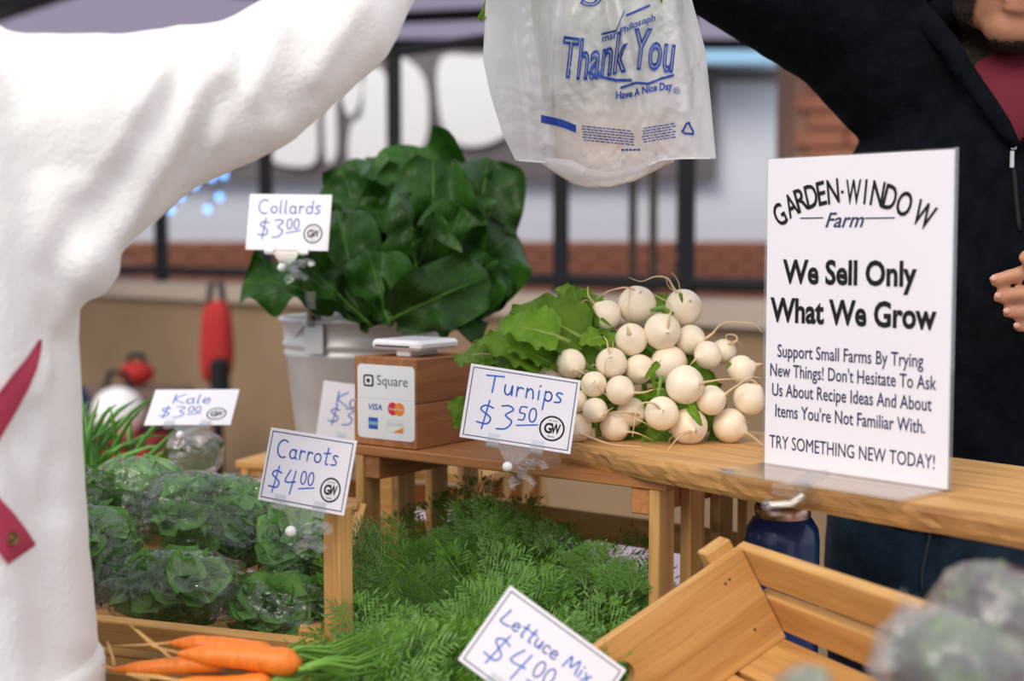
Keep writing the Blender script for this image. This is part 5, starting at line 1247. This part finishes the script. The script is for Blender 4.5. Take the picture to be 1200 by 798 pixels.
hm = remesh(m, .009, 'hair', 4, lambda p: .004 * noise.noise(p * 60)); 
mkobj('hair', shift(hm, off), MT['hair'], wp, True)
# sweater with wide draped sleeve
m = MB(); k_ = D1 / F
m.caps(P(-160, 165, 1.08), 130 * k_, P(120, 150, 1.09), 112 * k_, 20); m.caps(P(120, 150, 1.10), 108 * k_, el1, 84 * k_, 20)
m.caps(el1, 84 * k_, P(400, 22, 1.14), 72 * k_, 20); m.caps(P(400, 22, 1.14), 72 * k_, P(515, -130, 1.24), 40 * k_, 18)
m.caps(P(140, 165, 1.10), 100 * k_, P(-15, 340, 1.06), 92 * k_, 18); m.caps(P(-5, 345, 1.06), 86 * k_, P(-50, 560, 1.08), 66 * k_, 18)
torso(m, [(V((tx, ty, z)), rx, ry) for z, rx, ry in ((.965, .142, .122), (1.05, .138, .118), (1.15, .136, .116), (1.3, .136, .112), (1.42, .125, .09), (1.47, .08, .07))])
m.caps(V((tx - .13, ty, 1.40)), .075, el1b, .060); m.caps(el1b, .060, wr1b + V((0, -.03, .03)), .042)
folds = [((215, 52), (110, 215), .010, .0045), ((200, 120), (120, 260), .012, -.004), ((270, 62), (255, 160), .009, .004), ((265, 110), (150, 300), .010, -.005), ((245, 90), (110, 330), .012, .005), ((330, 30), (300, 110), .010, .004),
         ((150, 150), (60, 320), .012, -.004), ((100, 300), (40, 460), .009, .005), ((80, 340), (20, 520), .012, -.005), ((420, 10), (370, 90), .010, .0035), ((300, 60), (330, 130), .010, -.004), ((60, 430), (88, 760), .012, .004), ((30, 520), (50, 780), .014, -.004), ((70, 400), (60, 600), .009, -.004)]
F3 = [(P(*a, 1.03), P(*b, 1.03), w_, h_) for a, b, w_, h_ in folds]
def dsp(p):
    v = .0035 * noise.noise(V((p.x * 9, p.y * 9, p.z * 5))) + .0008 * noise.noise(p * 60)
    for a, b, w_, h_ in F3:
        # fold lines are compared after pushing them to the depth of the cloth
        s_ = p.y / 1.03; aa = V((a.x * s_, p.y, CAMZ + (a.z - CAMZ) * s_)); bb = V((b.x * s_, p.y, CAMZ + (b.z - CAMZ) * s_))
        if p.y < 1.14 + .3 * max(0, p.x): dd = seg_d(p, aa, bb); v += h_ * 1.6 * math.exp(-(dd / w_) ** 2)
    return v
sw = remesh(m, .0062, 'sweater', 8, dsp)
bvh = BVHTree.FromPolygons([v.co.copy() for v in sw.vertices], [tuple(p.vertices) for p in sw.polygons])
def on_sweater(px, py, lift=.003):
    o_, d_ = V((0, 0, CAMZ)), (P(px, py, 1) - V((0, 0, CAMZ))).normalized(); h_ = bvh.ray_cast(o_, d_)
    return (h_[0] - d_ * lift) if h_[0] is not None else P(px, py, 1.0)
strap = [(48, 398, 3), (44, 410, 9), (36, 428, 17), (24, 448, 24), (8, 472, 30), (-14, 505, 34), (-40, 545, 36), (-60, 600, 38)]
tail = [(-50, 560, 34), (-22, 590, 40), (0, 616, 44), (14, 633, 42), (26, 650, 40)]
def ribbon(path, name, ang=None):
    m = MB(); up_ = []; n = len(path)
    for i, (x, y, w_) in enumerate(path):
        a, b = path[max(0, i - 1)], path[min(n - 1, i + 1)]; dx, dy = b[0] - a[0], b[1] - a[1]; l = math.hypot(dx, dy); nx_, ny_ = -dy / l, dx / l
        for j in range(5):
            t = (j / 4 - .5) * w_; up_.append((x + nx_ * t, y + ny_ * t))
    f = [on_sweater(*q) for q in up_]; b = [on_sweater(q[0], q[1], .0008) for q in up_]; N_ = len(f)
    fs = []
    for i in range(n - 1):
        for j in range(4): a = i * 5 + j; fs += [(a, a + 1, a + 6, a + 5), (N_ + a, N_ + a + 5, N_ + a + 6, N_ + a + 1)]
        for a in (i * 5, i * 5 + 4): fs.append((a, a + 5, N_ + a + 5, N_ + a))
    fs += [tuple(range(5)) + tuple(N_ + j for j in range(4, -1, -1)), tuple(range(N_ - 5, N_)) + tuple(2 * N_ - 1 - j for j in range(5))]
    m.add([q - off for q in f + b], fs); return m.build(name, MT['pink'], wp, True, label='pink woven strap across the sweater')
strap_o = ribbon(strap, 'strap')
st2 = ribbon(tail, 'strap_end')
q = on_sweater(14, 631, .004); nrm = (V((0, 0, CAMZ)) - q).normalized(); X_ = nrm.orthogonal().normalized(); B_ = basis(X_, nrm.cross(X_), nrm, q - off)
m = MB(); m.lathe([(.0001, .0014), (.0022, .0012), (.0024, .0005), (.0034, .0005), (.0040, .0018), (.0046, .0014), (.0050, -.001)], 24, M=B_); m.build('snap_button', MT['brass'], st2, True)
swo = mkobj('sweater', shift(sw, off), MT['sweater'], wp, True)
m = MB(); hb_ = []
for k in range(49):
    a = 2 * math.pi * k / 48; hb_.append(V((.143 * math.cos(a), .121 * math.sin(a), .966 + .0)))
vs = []; 
for r_, z in ((.0, -.026), (.006, -.024), (.0065, .006), (.003, .012), (-.004, .012), (-.004, -.026)):
    for k in range(96):
        a = 2 * math.pi * k / 96; ww = .0012 * (k % 2); s_ = (abs(math.cos(a)) ** 2.4 + abs(math.sin(a)) ** 2.4) ** (-1 / 2.4); vs.append(V(((.142 + r_ + ww) * math.cos(a) * s_, (.120 + r_ + ww) * math.sin(a) * s_, .966 + z)))
m.add(vs, [(i * 96 + k, i * 96 + (k + 1) % 96, (i + 1) % 6 * 96 + (k + 1) % 96, (i + 1) % 6 * 96 + k) for i in range(6) for k in range(96)])
m.build('hem', MT['sweater'], wp, True)
m = MB()
torso(m, [(V((0, 0, z)), rx, ry) for z, rx, ry in ((.80, .15, .12), (.90, .152, .122), (.962, .135, .112))])
for s_ in (-1, 1): m.caps(V((s_ * .085, 0, .84)), .095, V((s_ * .09, .02, .48)), .07); m.caps(V((s_ * .09, .02, .48)), .07, V((s_ * .09, -.01, .10)), .055)
mkobj('trousers', remesh(m, .009, 'trousers', 4), MT['jeans'], wp, True)
# ---- farmer in black behind the plank
D2 = 1.64; mc = P(1192, 300, D2); cx2, cy2 = mc.x, D2
off2 = V((cx2, cy2, 0)); fp = empty('person', 'bearded person in black fleece jacket and maroon shirt behind the plank', 'person', off2)
hd2 = P(1192, -74, 1.54); sh2 = P(1070, 98, 1.62); el2 = P(850, -62, 1.56); wr2 = P(750, -190, 1.47)
shl = P(1330, 110, 1.64); ell_ = P(1440, 420, 1.60); wrl = P(1262, 352, 1.46)
m = MB()
fw = V((-.18, -1, -.28)); B2 = head(m, hd2, fw, V((0, -.25, 1)))
m.caps(V((cx2, cy2, 1.50)), .062, hd2 + V((0, .03, -.04)), .060)
torso(m, [(V((cx2, cy2, z)), rx, ry) for z, rx, ry in ((.86, .165, .115), (.95, .165, .115), (1.1, .155, .11), (1.25, .165, .115), (1.4, .17, .11), (1.48, .12, .08), (1.53, .07, .06))])
m.caps(sh2, .062, el2, .047); m.caps(el2, .045, wr2, .029); m.caps(shl, .062, ell_, .047); m.caps(ell_, .045, wrl, .029)
hand(m, wr2, P(705, -190, 1.43) - wr2, V((-.2, -.2, -1)), -1, .9)
# resting hand: four fingers point left, seen one above the other
fd = [((1166, 328), (1192, 321), (1232, 312), .0074), ((1171, 348), (1198, 344), (1236, 339), .0074), ((1181, 366), (1206, 365), (1240, 363), .0069), ((1193, 383), (1214, 384), (1244, 386), .0062)]
for j, (a, b, c, r_) in enumerate(fd):
    dd = 1.40 + .005 * j; m.caps(P(*a, dd + .006), r_ * .92, P(*b, dd), r_, 12); m.caps(P(*b, dd), r_, P(*c, dd + .004), r_ * 1.08, 12); m.caps(P(*c, dd + .004), r_ * 1.2, wrl + (P(1250, 350, 1.43) - wrl) * .3, .017, 10)
m.caps(P(1258, 330, 1.44), .014, P(1228, 300, 1.40), .011, 10); m.caps(P(1228, 300, 1.40), .0105, P(1204, 302, 1.385), .009, 10)
for s_ in (-1, 1):
    hp_, kn_, an_ = V((cx2 + s_ * .09, cy2, .90)), V((cx2 + s_ * .10, cy2 - .02, .50)), V((cx2 + s_ * .10, cy2 + .01, .08))
    m.caps(hp_, .092, kn_, .060); m.caps(kn_, .058, an_, .040); m.caps(an_ + V((0, 0, -.035)), .042, an_ + V((-.02, -.13, -.045)), .034)
body = remesh(m, .0038, 'body', 4)
bc_ = [v.co.copy() for v in body.vertices]; Bi = B2.inverted()
mkobj('body', shift(body, off2), MT['skin'], fp, True); eyes(fp, hd2, B2, 1, off2)
for (a, b, c, r_) in fd:   # nails
    m = MB(); q = P(a[0] - 1, a[1] - 2, 1.406 + .005 * fd.index((a, b, c, r_)) - r_ * .80); m.ell(q - off2, (.0038, .0010, .0030), 10)
    m.build('nail', MT['nail'], fp, True)
# beard: shell over the lower face
vs = []; fs = []; idx = {}
me_ = body
for p in me_.polygons:
    ok = True
    for i in p.vertices:
        l = Bi @ (bc_[i] - hd2)
        if not (-.145 < l.z < -.022 - .25 * max(0, l.y - .05) * 0 and l.y > -.035 and abs(l.x) < .09) or (abs(l.x) < .026 and -.074 < l.z < -.048 and l.y > .07) or (abs(l.x) < .05 and l.z > -.036) or (l.y > .045 and abs(l.x) < .042 and l.z > -.098): ok = False; break
    if ok:
        f = []
        for i in p.vertices:
            if i not in idx: idx[i] = len(vs); n_ = me_.vertices[i].normal; vs.append(bc_[i] - off2 + n_ * (.0035 + .0025 * abs(noise.noise(bc_[i] * 120))))
            f.append(idx[i])
        fs.append(tuple(f))
m = MB(); m.add(vs, fs); m.build('beard', MT['hair'], fp, True)
m = MB(); B4 = B2.to_4x4(); m.ell(hd2 + B2 @ V((0, -.03, .055)), (.084, .098, .082), 24, M=B2); mkobj('hair', shift(remesh(m, .009, 'hair', 3, lambda p: .004 * noise.noise(p * 70)), off2), MT['hair'], fp, True)
# shirt
m = MB(); torso(m, [(V((0, 0, z)), rx, ry) for z, rx, ry in ((.93, .168, .12), (1.1, .160, .116), (1.25, .170, .121), (1.4, .172, .116), (1.46, .14, .10), (1.495, .098, .088), (1.512, .080, .076))])
mkobj('shirt', remesh(m, .008, 'shirt', 2), MT['maroon'], fp, True)
# jacket
m = MB(); torso(m, [(V((cx2, cy2, z)), rx, ry) for z, rx, ry in ((.985, .198, .145), (1.1, .195, .142), (1.25, .195, .142), (1.4, .19, .132), (1.48, .14, .10), (1.535, .098, .088), (1.555, .092, .085))])
m.caps(P(1085, 110, 1.62), .088, P(1000, 20, 1.60), .088, 18); m.caps(P(1000, 20, 1.60), .088, el2, .078, 18); m.caps(el2, .078, wr2 + (el2 - wr2) * .12, .050, 16)
m.caps(P(1310, 120, 1.64), .085, ell_, .070, 18); m.caps(ell_, .070, lerp(wrl, ell_, .22), .050, 16)
FJ = [(P(*a, 1.5), P(*b, 1.5), w_, h_) for a, b, w_, h_ in [((1010, 30), (1060, 200), .014, .005), ((1040, 10), (1100, 300), .014, -.005), ((960, 0), (1010, 110), .012, .004), ((920, 0), (960, 90), .012, -.004), ((1120, 330), (1180, 420), .014, .005), ((1110, 420), (1200, 520), .016, -.005), ((1130, 500), (1200, 560), .014, .005), ((1000, 160), (1130, 190), .014, -.004)]]
def dj(p):
    v = .004 * noise.noise(V((p.x * 8, p.y * 8, p.z * 6))) + .001 * noise.noise(p * 50)
    for a, b, w_, h_ in FJ:
        s_ = p.y / 1.5; dd = seg_d(p, V((a.x * s_, p.y, CAMZ + (a.z - CAMZ) * s_)), V((b.x * s_, p.y, CAMZ + (b.z - CAMZ) * s_)))
        if p.y < cy2: v += h_ * math.exp(-(dd / w_) ** 2)
    return v
jk = remesh(m, .0065, 'jacket', 6, dj)
bm = bmesh.new(); bm.from_mesh(jk); zV = P(1186, 172, 1.5).z; xV = P(1194, 100, 1.5).x
kill = []
for f in bm.faces:
    c = f.calc_center_median(); hw = (c.z - zV) * .60
    if c.y < cy2 - .01 and c.z > zV and abs(c.x - xV) < hw + .0: kill.append(f)
    elif c.z > 1.535 and math.hypot(c.x - cx2, c.y - cy2) < .085 : kill.append(f)
bmesh.ops.delete(bm, geom=kill, context='FACES'); bm.to_mesh(jk); bm.free()
jbv = BVHTree.FromPolygons([v.co.copy() for v in jk.vertices], [tuple(p.vertices) for p in jk.polygons])
jo = mkobj('jacket', shift(jk, off2), MT['jacket'], fp, True)
so_ = jo.modifiers.new('t', 'SOLIDIFY'); so_.thickness = .006; so_.offset = -1
# collar bands along the opening, zip, pull
m = MB()
for s_ in (-1, 1):
    pts = []
    for k in range(9):
        t = k / 8; z = lerp(zV, 1.575, t); x = xV + s_ * ((z - zV) * .60 + .005); h_ = jbv.find_nearest(V((x, cy2 - .2, z)))
        y = (h_[0].y - .004) if h_[0] is not None and t < .6 else lerp(cy2 - .125, cy2 - .062, max(0, (t - .5) * 2))
        pts.append(V((x, y, z)) - off2)
    m.tube(pts, [.005] + [.008 + .006 * k / 8 for k in range(1, 9)], 10)
pts = [V((.100 * math.cos(a), .092 * math.sin(a), 1.56 + .008 * math.sin(a))) for a in [R(-28 + 236 * k / 16) for k in range(17)]]
m.tube(pts, .017, 10); m.build('collar', MT['jacket'], fp, True)
zt = jbv.find_nearest(P(1186, 176, 1.5))[0] - off2
m = MB(); m.box((zt.x, zt.y - .006, zt.z + .004), (.006, .003, .008), bev=.001); m.box((zt.x - .002, zt.y - .007, zt.z - .010), (.0045, .002, .018), bev=.0008); m.build('zip_pull', MT['galv'], fp)
m = MB(); pts = []
for k in range(10):
    q = jbv.find_nearest(P(1187 + k, 180 + k * 10, 1.49))[0]; pts.append(q - off2 + V((0, -.001, 0)))
m.tube(pts, .0028, 6); m.build('zip', MT['ink'], fp, True)
# jeans
m = MB(); torso(m, [(V((0, 0, z)), rx, ry) for z, rx, ry in ((.84, .205, .13), (.92, .215, .132), (1.0, .212, .130), (1.03, .19, .12))])
for s_ in (-1, 1): m.caps(V((s_ * .108, 0, .86)), .108, V((s_ * .11, -.02, .50)), .080, 16); m.caps(V((s_ * .11, -.02, .50)), .080, V((s_ * .10, .01, .09)), .062, 16)
jm = remesh(m, .008, 'jeans', 4, lambda p: .003 * noise.noise(V((p.x * 18, p.y * 18, p.z * 30)))); mkobj('jeans', jm, MT['jeans'], fp, True)
jb2 = BVHTree.FromPolygons([v.co.copy() for v in jm.vertices], [tuple(p.vertices) for p in jm.polygons])
m = MB(); pts = []
for k in range(8):
    h_ = jb2.find_nearest(P(1084 - k * 1.5, 618 + k * 12, 1.5) - off2)[0]; pts.append(h_ + V((0, -.0012, 0)))
m.tube(pts, .0016, 6); m.build('seam', MT['denimseam'], fp, True)
for o_p, kx2, ky2, s0 in ((wp, 1, -.01, -1), (fp, 1, .01, 1)):
    for s_ in (-1, 1):
        m = MB(); x_ = s_ * (.09 if o_p is wp else .10); dr = .13 if o_p is wp else -.14
        m.ell((x_, ky2 + dr * .35, .045), (.05, .135, .045), 18); m.box((x_, ky2 + dr * .35, .010), (.085, .24, .018), bev=.006); m.build('shoe', MT['ink'], o_p, True)
# ---------------------------------------------------------------- plastic bag with print
def interp(tab, y):
    if y <= tab[0][0]: return tab[0][1]
    for a, b in zip(tab, tab[1:]):
        if y <= b[0]: return lerp(a[1], b[1], (y - a[0]) / (b[0] - a[0]))
    return tab[-1][1]
bL = [(-150, 640), (-110, 618), (-60, 585), (0, 569), (70, 566), (110, 574), (165, 590), (187, 604)]
bR = [(-150, 770), (-110, 780), (-60, 795), (0, 811), (60, 827), (130, 834), (187, 839)]
DB = 1.40
def seam_y(x): return interp([(590, 180), (604, 188), (640, 191), (668, 193), (690, 204), (715, 208), (745, 201), (775, 188), (800, 186), (839, 186)], x)
def bag_pt(s_, t, back=False):
    yb = -150 + t * (187 + 150); x = lerp(interp(bL, yb), interp(bR, yb), s_); y = yb + (seam_y(x) - 187) * t ** 6
    bul = .062 * (math.sin(math.pi * s_) ** .8) * (math.sin(math.pi * min(1, .12 + .80 * t)) ** .7)
    fold = .010 * math.exp(-((x - (655 - .08 * y)) / 9) ** 2) * (1 if y < 175 else .4) + .009 * math.exp(-((x - (735 + .22 * (y - 60))) / 8) ** 2) - .010 * math.exp(-((x - (712 + .12 * y)) / 10) ** 2) * max(0, 1 - t * .7)
    fold += .008 * math.exp(-((x - 598 - .10 * y) / 7) ** 2) - .007 * math.exp(-((x - 622 - .15 * y) / 8) ** 2) + .007 * math.exp(-((x - 790 - .15 * y) / 8) ** 2)
    cr = .0028 * noise.noise(V((x * .035, y * .02, 1))) + .0016 * abs(noise.noise(V((x * .09, y * .05, 4)))) + .0016 * abs(noise.noise(V(((x + y) * .05, (x - y) * .12, 9))))
    if back: return P(x, y, DB + bul * .9 + cr)
    return P(x, y, DB - bul - (1.5 * fold + 1.6 * cr) * min(1, 6 * s_ * (1 - s_) + .1))
def bag_xy(x, y, lift=.0014):
    t = (y + 150) / 337; t2 = t
    for _ in range(4): t2 = (y - (seam_y(x) - 187) * t2 ** 6 + 150) / 337
    yb = -150 + t2 * 337; s_ = (x - interp(bL, yb)) / (interp(bR, yb) - interp(bL, yb)); q = bag_pt(s_, t2); return q - (q - V((0, 0, CAMZ))).normalized() * lift
cb_ = P(700, 60, DB); pb = empty('plastic_bag', 'white thank-you plastic bag handed over between the two people', 'bag', cb_)
for back in (False, True):
    m = MB(); A, B = 90, 90; vs = [bag_pt(j / B, i / A, back) - cb_ for i in range(A + 1) for j in range(B + 1)]
    m.add(vs, [(i * (B + 1) + j, i * (B + 1) + j + 1, (i + 1) * (B + 1) + j + 1, (i + 1) * (B + 1) + j) for i in range(A) for j in range(B)])
    m.build('back_sheet' if back else 'front_sheet', MT['bagfilm'], pb, True)
m = MB()   # sagging bottom between the sheets
pouch = [(628, 188, .0), (645, 200, .4), (668, 214, .8), (690, 221, 1), (715, 220, 1), (745, 212, .8), (765, 202, .5), (790, 190, .0)]
A = 10; vs = []
for i in range(A + 1):
    th = math.pi * i / A
    for j in range(25):
        x = lerp(628, 790, j / 24); yl = interp([(p[0], p[1]) for p in pouch], x); y0 = min(seam_y(x) - 6, yl); w_ = .05 * math.sin(math.pi * min(1, max(0, (x - 626) / 166))) ** .7
        vs.append(P(x, lerp(y0, yl, math.sin(th) ** .8), DB - w_ * math.cos(th) + .0015 * noise.noise(V((x * .2, i * 1.3, 0)))) - cb_)
m.add(vs, [(i * 25 + j, i * 25 + j + 1, (i + 1) * 25 + j + 1, (i + 1) * 25 + j) for i in range(A) for j in range(24)]); m.build('bag_bottom', MT['bagfilm'], pb, True)
for (xa, xb, d_) in ((648, 672, 1.40), (735, 762, 1.40)):
    m = MB(); vs = []
    for i in range(9):
        for j in range(7): vs.append(P(lerp(lerp(xa - 6, 700, (i / 8) ** 2 * .8), lerp(xb + 6, 712, (i / 8) ** 2 * .8), j / 6), lerp(-148, -225, i / 8), d_ + .004 * math.sin(j * 2.2)) - cb_)
    m.add(vs, [(i * 7 + j, i * 7 + j + 1, (i + 1) * 7 + j + 1, (i + 1) * 7 + j) for i in range(8) for j in range(6)]); m.build('bag_handle', MT['bagfilm'], pb, True)
# seam strip
m = MB(); pts = [bag_xy(x, seam_y(x) - .6, .001) - cb_ for x in range(606, 838, 4)]; m.tube(pts, .0011, 5); m.build('seam', MT['bagfilm'], pb, True)
# print, conforming to the front sheet
def bagtext(s, x0, x1, yb0, yb1, h_, outline=0, bold=0, shear=0, wave=0):
    m = MB(); vs, fs = glyph_mesh(s, 1, bold, shear, outline); xs = [v.x for v in vs]; ys = [v.y for v in vs]; a, b, ay, by = min(xs), max(xs), min(ys), max(ys); out = []
    for v in vs:
        u = (v.x - a) / (b - a); w_ = (v.y - ay) / (by - ay); x = lerp(x0, x1, u); y = lerp(yb0, yb1, u) - w_ * h_ + wave * math.sin(u * 7)
        out.append(bag_xy(x, y, .0016 + (v.z * .002 if outline else 0)) - cb_)
    m.add(out, fs); return m.build('printed_text', MT['bagprint'], pb)
bagtext('Thank You', 660, 792, 92, 84, 50, outline=.026, shear=.25, wave=4)
bagtext('Have A Nice Day', 722, 788, 119, 107, 12, bold=.03, wave=1)
bagtext('®', 789, 797, 110, 110, 8)
bagtext('S C', 680, 766, 6, -2, 26, outline=.02, shear=.25, wave=3)
bagtext('mar Philosoph', 706, 768, 52, 26, 11, bold=.015, wave=1)
def bagline(pts, w_):
    m = MB(); q = []
    for a, b in zip(pts, pts[1:]):
        for k in range(6): q.append((lerp(a[0], b[0], k / 6), lerp(a[1], b[1], k / 6)))
    q.append(pts[-1]); vs = []
    for x, y in q: vs += [bag_xy(x, y - w_ / 2, .0016) - cb_, bag_xy(x, y + w_ / 2, .0016) - cb_]
    m.add(vs, [(2 * k, 2 * k + 1, 2 * k + 3, 2 * k + 2) for k in range(len(q) - 1)]); m.build('printed_line', MT['bagprint'], pb)
bagline([(689, 85), (705, 90), (722, 94), (740, 94)], 3.4); bagline([(727, 103), (745, 97), (760, 98), (775, 92), (790, 88)], 3.0)
bagline([(705, 40), (722, 36), (732, 12)], 2.6); bagline([(734, 18), (748, 12), (762, 6)], 2.8)
bagline([(634, 139), (648, 142), (660, 145), (675, 151)], 9)
m = MB()
for r_ in range(6):   # illegible small print: broken fine lines
    for x0, x1, yy, ln in ((681, 742, 147, 1), (752, 790, 150, -1)):
        x = x0 + rs.random() * 3
        while x < x1 - 2:
            l = rs.uniform(2, 6); y = yy + r_ * 3.2 + ((x - x0) * (.10 if ln > 0 else -.16))
            a, b, c, d = [bag_xy(*q_, .0016) - cb_ for q_ in ((x, y), (x + l, y + .1 * ln * l), (x + l, y + 1.3 + .1 * ln * l), (x, y + 1.3))]; m.add([a, b, c, d], [(0, 1, 2, 3)]); x += l + 1.2
for k in range(5):
    x = 728 + k * 4.6; a, b, c, d = [bag_xy(*q_, .0016) - cb_ for q_ in ((x, 174.5), (x + 3.6, 174.3), (x + 3.6, 176.6), (x, 176.8))]; m.add([a, b, c, d], [(0, 1, 2, 3)])
m.build('small_print', MT['bagprint'], pb)
m = MB(); tri = [(806, 142), (799, 156), (814, 157)]
for k in range(3):
    a, b = tri[k], tri[(k + 1) % 3]
    for u0, u1 in ((.12, .80),):
        p, q = (lerp(a[0], b[0], u0), lerp(a[1], b[1], u0)), (lerp(a[0], b[0], u1), lerp(a[1], b[1], u1)); dx, dy = q[0] - p[0], q[1] - p[1]; l = math.hypot(dx, dy); nx_, ny_ = -dy / l * 1.2, dx / l * 1.2
        m.add([bag_xy(*t_, .0016) - cb_ for t_ in ((p[0] - nx_, p[1] - ny_), (q[0] - nx_, q[1] - ny_), (q[0] + nx_, q[1] + ny_), (p[0] + nx_, p[1] + ny_))], [(0, 1, 2, 3)])
        m.add([bag_xy(*t_, .0016) - cb_ for t_ in ((q[0] - nx_ * 2.2, q[1] - ny_ * 2.2), (q[0] + dx / l * 3, q[1] + dy / l * 3), (q[0] + nx_ * 2.2, q[1] + ny_ * 2.2))], [(0, 1, 2)])
m.build('recycling_mark', MT['bagprint'], pb)
# greens carried in the bag
gb = empty('bagged_greens', 'bunch of greens inside the plastic bag with a leaf poking out at its left', 'leafy greens', P(690, 60, DB))
for k, (b, t_, ws) in enumerate((((640, -60, 1.40), (556, 17, 1.385), .5), ((650, -80, 1.40), (552, -8, 1.39), .6), ((690, -20, 1.40), (650, 120, 1.40), .8), ((700, -60, 1.40), (705, 160, 1.40), 1.0), ((700, -20, 1.41), (750, 140, 1.41), .8), ((700, -40, 1.41), (690, 195, 1.41), .9), ((700, 0, 1.40), (760, 110, 1.40), .6), ((700, -40, 1.39), (660, 60, 1.37), .9))):
    place_leaf('leaf', lv[k % 6], gb, P(*b), P(*t_), TOCAM(P(*b)) + V((.3 * (k % 3 - 1), 0, .2)), .1, ws)
m = MB(); m.ell(P(700, 165, 1.40) - P(690, 60, DB), (.045, .035, .035), 18); m.ell(P(745, 160, 1.41) - P(690, 60, DB), (.03, .03, .03), 16); m.build('roots', MT['troot'], gb, True)
